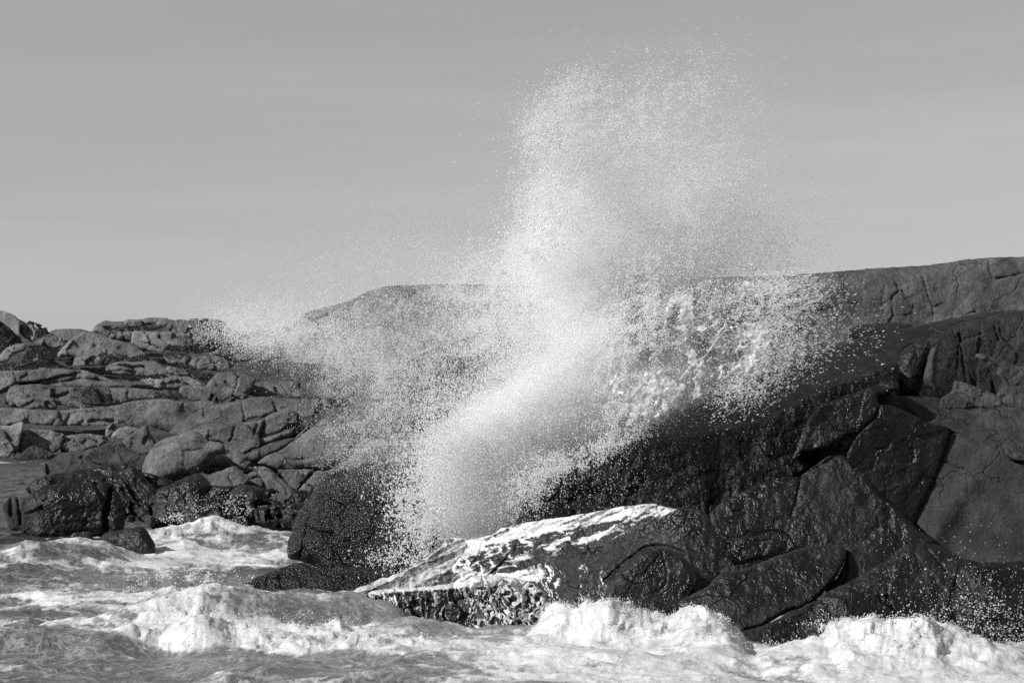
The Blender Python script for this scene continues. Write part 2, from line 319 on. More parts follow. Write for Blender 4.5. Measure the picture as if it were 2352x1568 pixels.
# far hillside
rock('hillside', None, 0, [(-420, 690), (0, 722), (60, 745), (125, 764), (210, 760), (240, 742), (345, 733), (500, 742), (560, 765), (640, 752), (760, 755), (800, 800), (1000, 900), (1000, 1150), (200, 1160), (90, 1075), (-420, 1066)], 281, .09, kind='structure', ref=(380, 900), recl=5.4, fs=46, ft=.5, fb=(7, 60), R=40, E=30, thick=60, anis=(1.8, .75, -.12), rough=1)  # base tone darkened so gaps between the ledges look deep in shade
f = dict(fs=34, ft=.42, fb=(2.4, 26), R=7, E=6, anis=(1.2, 1, .2))
FR = [
 ('low smooth rock crest behind the notch in the hill line', [(470, 280), (600, 258), (700, 262), (780, 265), (850, 292), (1000, 340), (900, 420), (500, 380)], .13, dict(fs=0)),
 ('pale rounded rock top at the far left of the hill line', [(-80, 80), (0, 90), (80, 112), (150, 148), (185, 200), (180, 290), (190, 390), (100, 340), (-80, 220)], .19, dict(yaw=-.7)),
 ('pale upright boulder just below the leftmost hill top', [(178, 240), (230, 208), (285, 222), (320, 275), (328, 340), (290, 382), (215, 335), (182, 290)], .19, dict(yaw=-.6)),
 ('dark shaded slope at the far left edge', [(-80, 170), (0, 188), (60, 228), (130, 300), (205, 385), (60, 430), (-80, 520)], .05, dict(yaw=.8)),  # low tone puts the slope's shadow into its colour
 ('small pair of rounded rocks left of the long dome', [(325, 385), (430, 315), (500, 322), (610, 355), (600, 410), (520, 440), (420, 435)], .15, {}),
 ('long domed rock with a bright left end below the notch', [(520, 512), (560, 450), (640, 360), (720, 310), (780, 290), (1000, 345), (1200, 400), (1340, 500), (1200, 560), (900, 560), (690, 524)], .15, dict(yaw=-.1, creases=[((690, 300), (670, 540), -.9)][:0], fs=60)),
 ('skyline ledge left end of the flat-topped outcrop', [(848, 290), (880, 228), (950, 190), (1060, 193), (1130, 200), (1150, 250), (1020, 275), (1010, 340), (940, 320)], .165, {}),
 ('low skyline slab between the outcrop ends', [(1100, 250), (1140, 200), (1180, 170), (1300, 176), (1310, 230), (1200, 262)], .17, {}),
 ('highest rounded slab of the skyline outcrop', [(1290, 235), (1310, 172), (1360, 153), (1440, 154), (1530, 165), (1585, 190), (1530, 240), (1400, 225)], .17, {}),
 ('dark rear ledge of the skyline outcrop', [(1530, 245), (1580, 188), (1700, 176), (1800, 200), (1900, 260), (1760, 320), (1600, 310)], .12, {}),
 ('row of square ledges under the skyline outcrop', [(1000, 350), (1040, 290), (1220, 284), (1215, 380), (1100, 372)], .16, dict(cracks=[([(1135, 285), (1140, 380)], 2, 10), ([(1070, 290), (1060, 370)], 2, 8)])),
 ('large flat-topped block in the middle of the skyline outcrop', [(1203, 350), (1230, 281), (1350, 290), (1480, 290), (1740, 305), (1775, 425), (1560, 430), (1490, 482), (1440, 475), (1300, 440), (1207, 395)], .15, dict(creases=[((1540, 260), (1530, 480), .7)], recl=.35)),
 ('pale upright block at the right end of the outcrop', [(1768, 285), (1800, 252), (1900, 268), (1945, 320), (1940, 422), (1860, 415), (1800, 418), (1775, 340)], .18, dict(recl=.3)),
 ('small block beside the skyline shrubs', [(1940, 330), (2000, 330), (2060, 370), (2050, 405), (1950, 410)], .15, {}),
 ('cube-shaped block with a bright left face', [(672, 603), (682, 530), (740, 515), (870, 490), (1000, 480), (1045, 540), (900, 592), (740, 606)], .16, dict(creases=[((740, 480), (722, 620), .5)], yaw=-.35, recl=.3)),
 ('cracked pale rocks near the left edge', [(-80, 520), (0, 500), (60, 440), (150, 395), (250, 400), (230, 460), (120, 500), (80, 560), (-80, 580)], .16, {}),
 ('broken pale stones in the heather', [(205, 530), (260, 475), (350, 490), (365, 560), (280, 560)], .17, dict(fs=18)),
 ('long wedge-shaped rock with dark stripes', [(975, 610), (1100, 562), (1230, 565), (1360, 550), (1450, 570), (1530, 640), (1565, 692), (1300, 695), (1000, 665)], .13, dict(fs=70, cracks=[([(1000, 610), (1100, 600), (1240, 615), (1330, 605)], 4, 8), ([(1010, 650), (1120, 645), (1240, 665)], 3, 6)])),
 ('rounded rock right of the striped wedge', [(1498, 510), (1560, 460), (1700, 480), (1765, 530), (1700, 595), (1560, 580)], .16, {}),
 ('low rounded rocks in dry grass', [(1725, 590), (1780, 530), (1900, 500), (2050, 530), (2150, 590), (2040, 660), (1900, 640), (1760, 640)], .15, {}),
 ('pale ridge rocks by the drifting spray', [(1940, 500), (2000, 445), (2080, 428), (2240, 430), (2360, 420), (2500, 440), (2500, 560), (2200, 560), (2050, 520)], .15, dict(fs=50)),
 ('lower rocks below the striped wedge', [(1520, 630), (1560, 605), (1700, 640), (1830, 660), (1860, 710), (1700, 700), (1580, 690)], .12, {}),
 ('long flat block with a shaded front', [(1288, 742), (1310, 712), (1500, 704), (1640, 695), (1722, 780), (1660, 803), (1480, 808), (1380, 780)], .17, dict(creases=[((1480, 690), (1490, 815), .9)], recl=.35)),
 ('small dome right of the flat block', [(1662, 702), (1720, 698), (1790, 722), (1875, 782), (1740, 785)], .17, dict(fs=0)),
 ('squarish stone under the small dome', [(1638, 860), (1660, 790), (1780, 778), (1885, 790), (1810, 860), (1700, 912), (1645, 900)], .14, {}),
 ('broad sloping slab left of the dry grass', [(-80, 680), (0, 640), (200, 630), (500, 618), (800, 650), (1000, 720), (1150, 790), (900, 800), (700, 790), (380, 780), (370, 745), (160, 755), (0, 860), (-80, 860)], .135, dict(fs=90, ft=.22, cracks=[([(380, 775), (600, 740), (800, 720), (1000, 760)], 4, 9)])),
 ('wide stepped slab below the sloping one', [(30, 940), (60, 850), (110, 780), (400, 772), (540, 800), (900, 790), (1040, 800), (1300, 810), (1480, 840), (1510, 885), (1030, 945), (1000, 972), (500, 935), (50, 950)], .12, dict(fs=60, ft=.45, cracks=[([(480, 890), (600, 860), (800, 780)], 4, 10), ([(1000, 800), (1040, 940)], 2, 8)])),
 ('bright split flake standing on the stepped slab', [(985, 812), (1015, 805), (1055, 870), (1040, 935), (1015, 940), (1005, 870)], .2, dict(fs=0, yaw=-1, R=6, E=5)),
 ('low rounded ledge above the shore on the left', [(80, 955), (150, 910), (350, 903), (500, 938), (522, 990), (350, 998), (200, 990)], .135, dict(cracks=[([(220, 975), (320, 930), (500, 940)], 4, 9)])),
 ('narrow lens-shaped ledge in the middle of the hill', [(540, 940), (650, 922), (800, 948), (885, 982), (700, 992)], .15, {}),
 ('long ledge with dark cracks above the far shoreline', [(-80, 1010), (0, 985), (300, 1000), (500, 1010), (800, 985), (950, 978), (1100, 1040), (1180, 1110), (1000, 1140), (700, 1150), (400, 1145), (220, 1130), (-80, 1160)], .15, dict(fs=55, ft=.35, cracks=[([(830, 1110), (1040, 1110)], 5, 14), ([(640, 1060), (600, 1150)], 4, 12)])),
 ('sloping slab behind the big round boulder', [(960, 985), (1100, 950), (1250, 918), (1600, 905), (1620, 935), (1450, 960), (1400, 1140), (1180, 1152), (1050, 1025)], .14, dict(fs=80, ft=.2)),
 ('square shore block at the far left edge', [(-80, 1165), (100, 1145), (205, 1115), (215, 1180), (180, 1320), (80, 1440), (-80, 1430)], .16, dict(fs=50)),
 ('tumbled blocks over the far shore', [(175, 1400), (215, 1200), (400, 1185), (595, 1230), (570, 1320), (530, 1390), (400, 1400)], .13, dict(fs=34, ft=.55)),
 ('shore block beside the long dark point', [(560, 1390), (590, 1250), (760, 1225), (960, 1240), (1000, 1300), (740, 1390)], .13, dict(fs=40, ft=.45)),
 ('small cube rock in front of a dark gap', [(965, 1240), (985, 1150), (1055, 1125), (1085, 1200), (1010, 1250)], .16, {}),
 ('wet dark rocks at the far water edge', [(140, 1490), (190, 1400), (300, 1330), (420, 1370), (500, 1410), (430, 1480), (300, 1500)], .05, dict(fs=30, ft=.5)),
]
for lb, pts, tn, kk in FR:
    p = dict(f); p.update(kk); rock('boulder' if 'boulder' in lb else 'rock_ledge' if 'ledge' in lb else 'rock_slab' if 'slab' in lb else 'rock', lb, 1, pts, far, tn * 1.3, group=FG, **p)
# background dome and dark wet cliff behind the spray
rock('rock_dome', 'big smooth rock dome behind the drifting spray', 0, [(655, 800), (670, 755), (690, 728), (720, 712), (770, 700), (800, 690), (830, 675), (880, 658), (960, 654), (1040, 652), (1100, 653), (1180, 656), (1300, 662), (1400, 668), (1460, 680), (1460, 900), (900, 960), (800, 1000), (720, 900)], 125, .26,
     recl=1.3, fs=120, ft=.12, fb=(7, 120), R=70, E=50, thick=25, cracks=[([(745, 735), (780, 760), (810, 790)], 3, 7), ([(880, 700), (960, 740), (980, 800)], 4, 5)])
rock('wet_cliff', 'black wet cliff behind the falling spray', 0, [(800, 1250), (815, 1150), (850, 1065), (872, 1040), (868, 900), (900, 855), (960, 815), (1060, 780), (1150, 745), (1260, 720), (1420, 740), (1480, 900), (1400, 1300), (1000, 1340)], 84, .035, True,
     recl=.8, yaw=.25, fs=110, ft=.3, fb=(9, 90), R=50, E=40, thick=25)
# left shore, near mass
rock('shore', None, 0, [(20, 1200), (100, 1088), (200, 1040), (285, 1010), (335, 960), (375, 925), (430, 915), (480, 880), (520, 850), (600, 838), (700, 832), (800, 845), (900, 900), (920, 1250), (650, 1260), (30, 1245)], 104, .07, kind='structure', ref=(500, 1020), recl=4.7, fs=50, ft=.5, fb=(7, 60), R=30, E=25, thick=12, rough=1)  # dark tone paints shade into the gaps between the boulders
n = dict(fs=90, ft=.22, off=.35, fb=(4, 40), R=8, E=7)
NR = [
 (1, 'rounded grey boulder leaning at the head of the pile', [(1335, 1080), (1370, 1030), (1450, 942), (1540, 925), (1680, 930), (1700, 1010), (1800, 1040), (1925, 1090), (1900, 1160), (1830, 1200), (1640, 1232), (1500, 1200), (1375, 1150)], .12, dict(yaw=.1, fs=0, R=34, E=26)),
 (3, 'wedge of fissured rock behind the round boulder', [(120, 210), (240, 105), (380, 100), (400, 180), (410, 245), (200, 235)], .13, dict(cracks=[([(240, 110), (420, 240)], 3, 8)])),
 (3, 'domed rock crossed by fine cracks near the spray', [(300, 100), (350, 30), (420, -30), (600, -20), (760, 20), (720, 120), (640, 250), (450, 240), (390, 190)], .13, dict(cracks=[([(470, 60), (560, 120), (720, 190), (800, 260)], 2.5, 7), ([(380, 0), (400, 100)], 2.5, 7)])),
 (3, 'flat topped slab nearest the drifting spray', [(600, 160), (700, 80), (900, 30), (1010, 50), (1150, 60), (1400, 60), (1500, 200), (1200, 200), (1000, 170), (800, 195), (680, 170)], .135, dict(cracks=[([(950, 30), (1040, 130), (1050, 170)], 2.5, 7)], recl=1.5)),
 (3, 'small dark-fronted rock set on the pale slab', [(95, 290), (110, 240), (300, 220), (415, 265), (380, 290), (190, 340)], .13, dict(R=9, E=12)),
 (3, 'wide pale slab sloping across the pile', [(-40, 520), (100, 400), (260, 300), (450, 250), (640, 215), (800, 195), (1100, 205), (1420, 215), (1400, 300), (1290, 370), (1190, 380), (1100, 340), (700, 400), (560, 500), (300, 560), (100, 540)], .14, dict(recl=1.5, fs=90, ft=.18, cracks=[([(780, 420), (920, 330), (1040, 290), (1110, 300)], 3.5, 9)])),
 (3, 'long tilted block overhanging a black cleft', [(265, 560), (330, 480), (570, 430), (780, 410), (930, 335), (1100, 315), (1150, 385), (1200, 440), (1090, 540), (900, 605), (640, 720), (480, 690), (460, 620), (300, 600)], .145, dict(recl=.35, fs=80, cracks=[([(575, 440), (550, 520), (520, 600)], 2.5, 7), ([(780, 420), (740, 550)], 2.5, 5)], creases=[((1010, 440), (900, 620), -10)][:0], Eb=0)),
 (3, 'fluted slab lying in the cleft below the tilted block', [(655, 735), (760, 680), (900, 612), (1050, 575), (1130, 560), (1240, 450), (1260, 470), (1110, 600), (950, 700), (780, 775), (720, 780)], .1, dict(recl=.6, R=10, E=12)),
 (3, 'large smooth pale boulder streaked by the grain', [(775, 800), (850, 740), (950, 700), (1150, 565), (1280, 465), (1400, 385), (1520, 430), (1640, 555), (1692, 630), (1640, 720), (1560, 785), (1450, 830), (1380, 862), (1280, 840), (1100, 852), (950, 845), (850, 810)], .155, dict(fs=0, R=30, E=20, recl=.7, cracks=[([(1480, 660), (1600, 655), (1690, 640)], 2, 4), ([(930, 740), (1060, 770), (1240, 760)], 4, 6)])),
 (3, 'thin slab under the large pale boulder', [(1380, 890), (1450, 850), (1550, 800), (1640, 735), (1700, 640), (1920, 630), (1960, 780), (1760, 822), (1600, 880), (1500, 912), (1430, 930)], .14, dict(recl=1, R=10, E=10)),
 (2, 'huge rounded boulder face in the middle of the left pile', [(1300, 500), (1330, 380), (1390, 260), (1480, 190), (1600, 150), (1710, 115), (1820, 108), (1900, 190), (2050, 222), (2072, 310), (1990, 330), (1950, 400), (1850, 490), (1700, 530), (1430, 645), (1370, 600)], .14, dict(fs=0, R=40, E=34, fb=(5, 60), yaw=-.05, cracks=[([(1700, 290), (1850, 270), (1950, 275)], 2.5, 5), ([(1660, 150), (1690, 330), (1690, 420)], 2, 4)])),
 (3, 'dark knuckle of rock on the shoulder of the huge boulder', [(290, 660), (330, 610), (440, 620), (478, 670), (480, 722), (400, 705)], .09, dict(R=12, E=14)),
 (3, 'blocky stone wedged right of the huge boulder', [(488, 730), (585, 672), (650, 720), (715, 800), (700, 830), (640, 868), (570, 820)], .155, dict(R=12)),
 (3, 'small wedge between two dark cracks', [(265, 875), (330, 800), (420, 730), (500, 740), (555, 812), (480, 850), (330, 905)], .13, dict(R=12)),
 (3, 'four-sided slab low in the pile', [(285, 925), (400, 880), (555, 832), (620, 880), (665, 960), (660, 1000), (560, 1040), (490, 1088), (380, 1040)], .12, dict(R=14, recl=.7)),
 (3, 'small cracked stone above the dark dome', [(655, 985), (660, 930), (740, 865), (800, 900), (842, 980), (820, 1020), (700, 1000)], .14, dict(R=10)),
 (3, 'small lumpy stone tucked among the cracks', [(640, 900), (640, 860), (700, 835), (740, 860), (680, 905)], .13, dict(R=7, E=8)),
 (3, 'long pale slab dipping to the dark hollow', [(760, 870), (740, 830), (850, 832), (980, 930), (1060, 1010), (1115, 1075), (1080, 1135), (905, 1185), (880, 1080), (845, 990)], .145, dict(recl=.7)),
 (3, 'chipped triangular rock beside the pale slab', [(955, 860), (1100, 855), (1285, 858), (1300, 880), (1200, 985), (1120, 1065), (1040, 970)], .13, dict(fs=30, ft=.4)),
 (3, 'smooth sliver touching the glistening black boulder', [(1300, 880), (1340, 862), (1440, 900), (1420, 960), (1260, 1130), (1215, 1172), (1130, 1070), (1180, 1020)], .135, dict(recl=.7)),
 (3, 'wet dark dome at the water below the pile', [(480, 1100), (570, 1020), (690, 1000), (800, 1030), (870, 1115), (900, 1180), (760, 1200), (770, 1300), (700, 1350), (560, 1150)], .05, dict(R=26, E=28, wet=True, creases=[((690, 990), (740, 1210), .9)])),
 (3, 'stack of low dark stones in the hollow', [(740, 1230), (900, 1190), (1100, 1170), (1230, 1180), (1180, 1400), (900, 1400), (760, 1340)], .035, dict(wet=True, fs=36, ft=.6)),
 (3, 'little grey stone in the mouth of the hollow', [(1120, 1220), (1130, 1175), (1195, 1160), (1215, 1215), (1160, 1252)], .09, dict(R=8, E=8)),
 (2, 'pale flat stone with a bright face', [(1025, 163), (1060, 110), (1105, 78), (1200, 68), (1285, 95), (1220, 130), (1172, 190)], .19, dict(R=9, E=7, yaw=-.3)),
 (2, 'grey sloping slab left of the thin cleft', [(1120, 215), (1200, 140), (1300, 70), (1355, 48), (1372, 120), (1440, 212), (1400, 300), (1280, 335), (1190, 280)], .125, dict(cracks=[([(1375, 90), (1440, 215)], 4, 14)])),
 (2, 'wet black block with a worn pale shoulder', [(1405, 860), (1440, 650), (1600, 590), (1720, 530), (1810, 490), (1880, 530), (1950, 620), (1900, 690), (2010, 710), (2080, 770), (2090, 950), (1950, 1000), (1400, 1010)], .045, dict(wet=True, R=26, E=22, creases=[((1700, 500), (1760, 740), .2)])),
 (2, 'leaning black slabs split by deep clefts', [(1100, 520), (1210, 410), (1300, 500), (1440, 660), (1470, 770), (1400, 890), (1270, 800), (1180, 720)], .045, dict(wet=True, R=12, E=14, yaw=-.1, cracks=[([(1100, 490), (1230, 690), (1300, 800)], 5, 20)])),
 (2, 'broad low point of dark rock running to the sea', [(395, 480), (420, 400), (560, 320), (800, 280), (1000, 222), (1110, 200), (1200, 300), (1290, 345), (1210, 405), (1000, 450), (700, 500), (500, 530)], .07, dict(fs=50, ft=.45, recl=1.6)),
 (2, 'long dark ledge above the black overhang', [(230, 650), (300, 570), (400, 520), (650, 480), (880, 432), (1210, 400), (1120, 520), (1050, 560), (700, 600), (440, 620), (300, 690)], .05, dict(wet=True, fs=50, ft=.4, recl=1.4)),
 (2, 'massive black rock standing in the surf at the left', [(215, 800), (260, 705), (330, 660), (450, 605), (700, 585), (1000, 575), (1060, 635), (1130, 760), (1150, 960), (1100, 1060), (720, 1110), (330, 1110), (260, 960)], .03, dict(wet=True, R=34, E=26, fs=110, recl=.4, cracks=[([(1015, 640), (1000, 760), (970, 840), (980, 1000)], 5, 18)])),
 (2, 'two-pronged rock at the far left of the surf', [(15, 800), (80, 730), (100, 695), (150, 700), (165, 735), (240, 715), (250, 820), (290, 1010), (90, 1020), (60, 900)], .05, dict(R=12, cracks=[([(110, 700), (100, 810), (105, 880)], 5, 14), ([(160, 740), (185, 850), (190, 970)], 3, 10)])),
]
for tl, lb, pts, tn, kk in NR:
    p = dict(n); p.update(kk); p.pop('Eb', 0); wt = p.pop('wet', False)
    rock('boulder' if 'boulder' in lb else 'rock_slab' if 'slab' in lb else 'rock', lb, tl, pts, near, tn * 1.08, wt, group=NG, **p)
rock('boulder', 'small black boulder alone in the foam', 2, [(905, 1140), (925, 1080), (985, 1040), (1150, 1005), (1310, 980), (1370, 1050), (1420, 1150), (1428, 1215), (1350, 1270), (1150, 1260), (910, 1240)], 72.5, .03, True, R=22, E=24, recl=.35, fs=0, creases=[((1180, 990), (1330, 1250), .8)])
rock('rock', 'low rock awash left of the small black boulder', 2, [(560, 1120), (640, 1060), (760, 1030), (850, 1040), (845, 1150), (700, 1220), (560, 1200)], 73.5, .04, True, R=14, E=12, recl=.9, foam=lambda U, V, d: np.clip(ridge(U / 7, V / 22, 4, 5) * 1.5 - .8 + sstep(1245, 1252, V) * .5, 0, 1))
rock('bedrock', None, 0, [(20, 1225), (80, 1150), (150, 1105), (330, 1085), (420, 1110), (600, 1120), (820, 1140), (860, 1250), (20, 1250)], 88, .03, True, kind='structure', recl=.7, R=10, E=8, fs=60, ft=.3, thick=6)
# black glistening boulder left of the splash, and its foot
rock('boulder', 'tall glistening black boulder left of the splash', 0, [(661, 1243), (671, 1223), (676, 1198), (686, 1173), (703, 1153), (721, 1128), (746, 1103), (768, 1090), (811, 1080), (845, 1074), (900, 1060), (960, 1060), (1010, 1100), (1020, 1200), (1010, 1330), (880, 1350), (780, 1340), (720, 1300), (690, 1287), (661, 1280)], 59, .035, True, gloss=1.0, recl=.45, yaw=-.12, R=60, E=60, fs=110, ft=.12, off=.1, groove=.3, fb=(8, 40),
     cracks=[([(712, 1170), (700, 1230), (688, 1280)], 3, 10)])
rock('rock', 'low wet rock at the foot of the glistening boulder', 0, [(540, 1362), (570, 1335), (620, 1312), (690, 1290), (720, 1300), (780, 1302), (860, 1305), (920, 1330), (880, 1380), (700, 1400), (560, 1390)], 55.5, .035, True, gloss=1.0, recl=1.0, R=16, E=14, fs=40, ft=.3)
# right side
rock('bedrock', None, 0, [(1250, 1210), (1400, 1090), (1560, 1040), (1800, 1010), (1960, 930), (2100, 880), (2250, 840), (2760, 830), (2760, 1640), (1700, 1640), (1500, 1500), (1300, 1400)], 62, .035, True, kind='structure', recl=.5, fs=160, ft=.12, off=.1, R=30, E=20, thick=8)
rock('rock_ridge', 'long grey rock ridge along the skyline at right', 0, [(1385, 690), (1400, 672), (1450, 656), (1560, 643), (1660, 636), (1760, 634), (1850, 629), (1930, 623), (2020, 615), (2110, 611), (2170, 603), (2230, 595), (2290, 591), (2360, 590), (2760, 592), (2760, 830), (2100, 900), (1700, 1040), (1400, 1080)], 84, .115,
     recl=.45, yaw=0, R=36, E=32, fs=0, ft=.12, fb=(11, 90), thick=20, rough=.8,
     cracks=[([(2058, 650), (2064, 668), (2051, 682), (2052, 725), (2040, 742)], 2.2, 8), ([(2072, 668), (2082, 685), (2092, 692)], 2.4, 8), ([(2117, 625), (2131, 675), (2143, 705), (2141, 735)], 2, 6), ([(2145, 705), (2170, 698)], 2.5, 6), ([(2213, 726), (2240, 714)], 2, 6), ([(2272, 596), (2280, 640), (2350, 628)], 2.5, 7), ([(2052, 725), (2090, 722), (2100, 700)], 2, 5)],
     extra=lambda U, V, d: -9 * sstep(0, 60, V - 640 - 30 * np.sin(U / 90)) * sstep(2170, 2300, U))
rock('rock_slab', 'low curved slab in the gully under the ridge', 4, [(700, 850), (740, 780), (800, 740), (900, 715), (1130, 702), (1330, 722), (1200, 790), (900, 860)], 76, .06, True, recl=2, fs=0, R=14, E=10)
rock('rock_slab', 'broad smooth wet slab rising to the right behind the splash', 0, [(1185, 1225), (1200, 1130), (1230, 1082), (1300, 1060), (1360, 1040), (1440, 1010), (1500, 980), (1560, 948), (1620, 920), (1700, 880), (1760, 848), (1850, 820), (1900, 805), (1960, 782), (2040, 762), (2100, 748), (2180, 732), (2260, 718), (2352, 712), (2760, 710), (2760, 800), (2200, 790), (2100, 830), (2050, 880), (1900, 940), (1800, 990), (1650, 1030), (1500, 1080), (1350, 1150), (1250, 1220)],
     66, .05, True, group=None, recl=2.4, yaw=.12, R=14, E=9, fs=0, fb=(5, 80), thick=10, rough=.7, anis=(1, 1, 0),
     extra=lambda U, V, d: 3.0 * fbm((U * .93 - V * .36 * -1) / 120, (V + .36 * U) / 9, 4, 88))
r = dict(fs=110, ft=.08, fb=(3.5, 70), R=11, E=7, recl=.3, off=.15, groove=.6)
def RR(lb, tile, pts, Y, tone, wet=True, name='rock_outcrop', **k):
    p = dict(r); p.update(k); return rock(name, lb, tile, pts, Y, tone, wet, group=RG, **p)
RR('ribbed rock wall at the upper right edge', 4, [(1150, 1150), (1230, 930), (1330, 885), (1480, 845), (1640, 775), (1800, 705), (2000, 655), (2150, 625), (2360, 645), (3700, 655), (3700, 1450), (1570, 1480), (1200, 1400)], 62, .046, False, R=22, E=20, anis=(.5, 1.6, 0), fs=70, ft=.12,
   cracks=[([(1760, 820), (1785, 1000), (1820, 1260)], 3, 9), ([(2080, 740), (2120, 870)], 2.5, 8)])
RR('bulging column left of the dark cast shadow', 4, [(1165, 1120), (1230, 965), (1330, 900), (1480, 872), (1500, 960), (1480, 1060), (1440, 1130), (1430, 1200), (1400, 1270), (1390, 1360), (1255, 1375), (1210, 1330), (1185, 1230)], 59.5, .06, R=26, E=22, name='rock_column', cracks=[([(1350, 900), (1370, 1000)], 2, 5)])
RR('narrow column with a bright left edge', 4, [(1440, 1140), (1490, 970), (1560, 905), (1562, 1000), (1550, 1100), (1545, 1250), (1565, 1345), (1480, 1310), (1430, 1240)], 58.6, .075, False, R=12, E=14, name='rock_column')
RR('pale cracked block under the ribbed wall', 4, [(1560, 1560), (1575, 1420), (1690, 1330), (1720, 1240), (1830, 1268), (1950, 1310), (2050, 1350), (2125, 1400), (2200, 1480), (2300, 1500), (2200, 1640), (1700, 1640)], 57.8, .095, False, name='rock_block', fs=30, ft=.35, cracks=[([(1740, 1500), (2000, 1490), (2060, 1510)], 2, 6)])
RR('pale wedge against the right edge', 4, [(1905, 1020), (1950, 990), (2080, 1022), (2200, 1068), (2330, 1110), (3700, 1130), (3700, 1560), (2200, 1500), (2100, 1400), (2150, 1230)], 58.4, .09, False, name='rock_block', fs=45, ft=.3, cracks=[([(2020, 1030), (2110, 1110)], 2.5, 8)])
RR('smooth curved slab sweeping down to the right', 5, [(985, 70), (1120, 40), (1240, 55), (1400, 60), (1560, 68), (1620, 110), (1820, 150), (2100, 150), (3700, 200), (3700, 820), (2200, 620), (1900, 460), (1720, 385), (1640, 345), (1500, 312), (1340, 232), (1180, 150), (1040, 132)], 57.2, .055, False, name='rock_slab', recl=1.2, fs=0, R=12, E=8,
   cracks=[([(1190, 60), (1230, 130), (1300, 205), (1350, 225)], 7, 9), ([(1320, 70), (1380, 150), (1460, 220)], 7, 6), ([(1690, 220), (1760, 300), (1860, 340)], 7, 6), ([(1570, 90), (1580, 180), (1600, 270)], 2, 8), ([(2060, 110), (2200, 165), (2320, 205)], 2, 7)])
RR('large squared block with a pale left face', 5, [(1330, 1200), (1420, 970), (1500, 830), (1550, 690), (1590, 600), (1640, 470), (1700, 395), (1800, 410), (1950, 462), (2180, 582), (2360, 692), (3700, 780), (3700, 1900), (1900, 1900), (1700, 1580), (1540, 1400), (1440, 1320)], 55.3, .046, False, name='rock_block', R=10, E=8, fs=0, recl=.55, yaw=-.12,
   cracks=[([(1580, 640), (1700, 680), (1850, 750), (1960, 860)], 2, 7)], creases=[((1730, 380), (1820, 700), .22)],
   extra=lambda U, V, d: -16 * np.exp(-((U - (2226 - (V - 1100) * .62) - 0) / 26) ** 2) * sstep(1085, 1120, V) + 10 * sstep(0, 50, U - (2240 - (V - 1100) * .62)) * sstep(1085, 1150, V))
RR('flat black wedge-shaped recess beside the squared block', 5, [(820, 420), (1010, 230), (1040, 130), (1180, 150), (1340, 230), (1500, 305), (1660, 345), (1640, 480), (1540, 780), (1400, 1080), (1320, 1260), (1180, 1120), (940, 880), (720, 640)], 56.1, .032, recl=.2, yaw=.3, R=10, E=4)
RR('steep dark face under the left part of the smooth slab', 0, [(1180, 1230), (1200, 1150), (1240, 1112), (1300, 1082), (1380, 1048), (1440, 1030), (1500, 1017), (1555, 1004), (1650, 985), (1718, 972), (1760, 960), (1843, 914), (1894, 890), (1989, 862), (2006, 846), (2062, 835), (2064, 880), (2020, 920), (1900, 960), (1880, 1060), (1820, 1100), (1700, 1200), (1560, 1230), (1400, 1250), (1200, 1260)], 57.6, .03, R=12, E=12, recl=.35, fs=120, ft=.12, fb=(6, 50),
   extra=lambda U, V, d: 14 * sstep(1610, 1660, U) + 2.2 * ridge(U / 14, V / 70, 3, 4))
RR('humped black bulge under the slab edge', 5, [(205, 675), (270, 505), (350, 300), (470, 130), (620, 75), (800, 20), (930, -30), (1080, -75), (1190, -80), (1190, 0), (1010, 60), (1030, 200), (960, 290), (850, 372), (730, 425), (560, 530), (330, 572)], 56.7, .04, name='rock_bulge', R=14, E=9)
RR('wide black rock face in the middle of the right shore', 5, [(-560, 1560), (-520, 1120), (-300, 960), (0, 825), (300, 780), (430, 690), (560, 600), (740, 615), (960, 868), (1190, 1090), (1330, 1225), (1440, 1330), (1540, 1400), (1700, 1580), (1600, 1900), (700, 1800), (400, 1500), (100, 1520), (-300, 1760)], 55.2, .036, seed=911, ft=.07, off=.05, R=12, E=7, fs=0, recl=.45, fb=(6, 90),
   cracks=[([(300, 800), (280, 950), (210, 1150)], 3, 6), ([(300, 790), (430, 720), (640, 600)], 4, 10), ([(-10, 830), (300, 800)], 3, 7)])
RR('rounded shelf with a pale rim low on the right', 5, [(700, 1460), (900, 1360), (960, 1300), (1040, 1248), (1130, 1240), (1110, 1100), (1075, 1040), (1110, 1018), (1250, 1150), (1330, 1230), (1450, 1330), (1535, 1375), (1500, 1420), (1700, 1600), (1500, 1900), (900, 1900)], 54.4, .045, R=14, E=10, name='rock_shelf')
RR('small boulder in the deep shadow', 7, [(880, 480), (905, 425), (1000, 408), (1200, 402), (1300, 412), (1378, 455), (1375, 540), (1100, 640), (900, 680), (860, 560)], 52.8, .04, name='boulder', R=14, E=14)
RR('broad low slab above the surf', 7, [(380, 1040), (430, 985), (640, 880), (720, 800), (800, 742), (1050, 692), (1350, 570), (1600, 500), (1800, 485), (1925, 505), (1922, 620), (1850, 765), (1750, 890), (1700, 960), (1550, 1050), (1400, 1100), (1200, 1212), (940, 1300), (860, 1260), (700, 1170), (520, 1130)], 45.0, .045, name='rock_slab', recl=.75, fs=0, R=12, E=12, creases=[((830, 730), (1000, 1300), .15)])
RR('small hooked rock right of the broad low slab', 7, [(1745, 965), (1760, 880), (1850, 790), (1905, 680), (1925, 560), (1960, 500), (2060, 540), (2290, 680), (2150, 795), (1970, 912), (1880, 930)], 45.6, .045, R=14, E=14, cracks=[([(1935, 640), (1925, 790), (1850, 930)], 3, 10)])
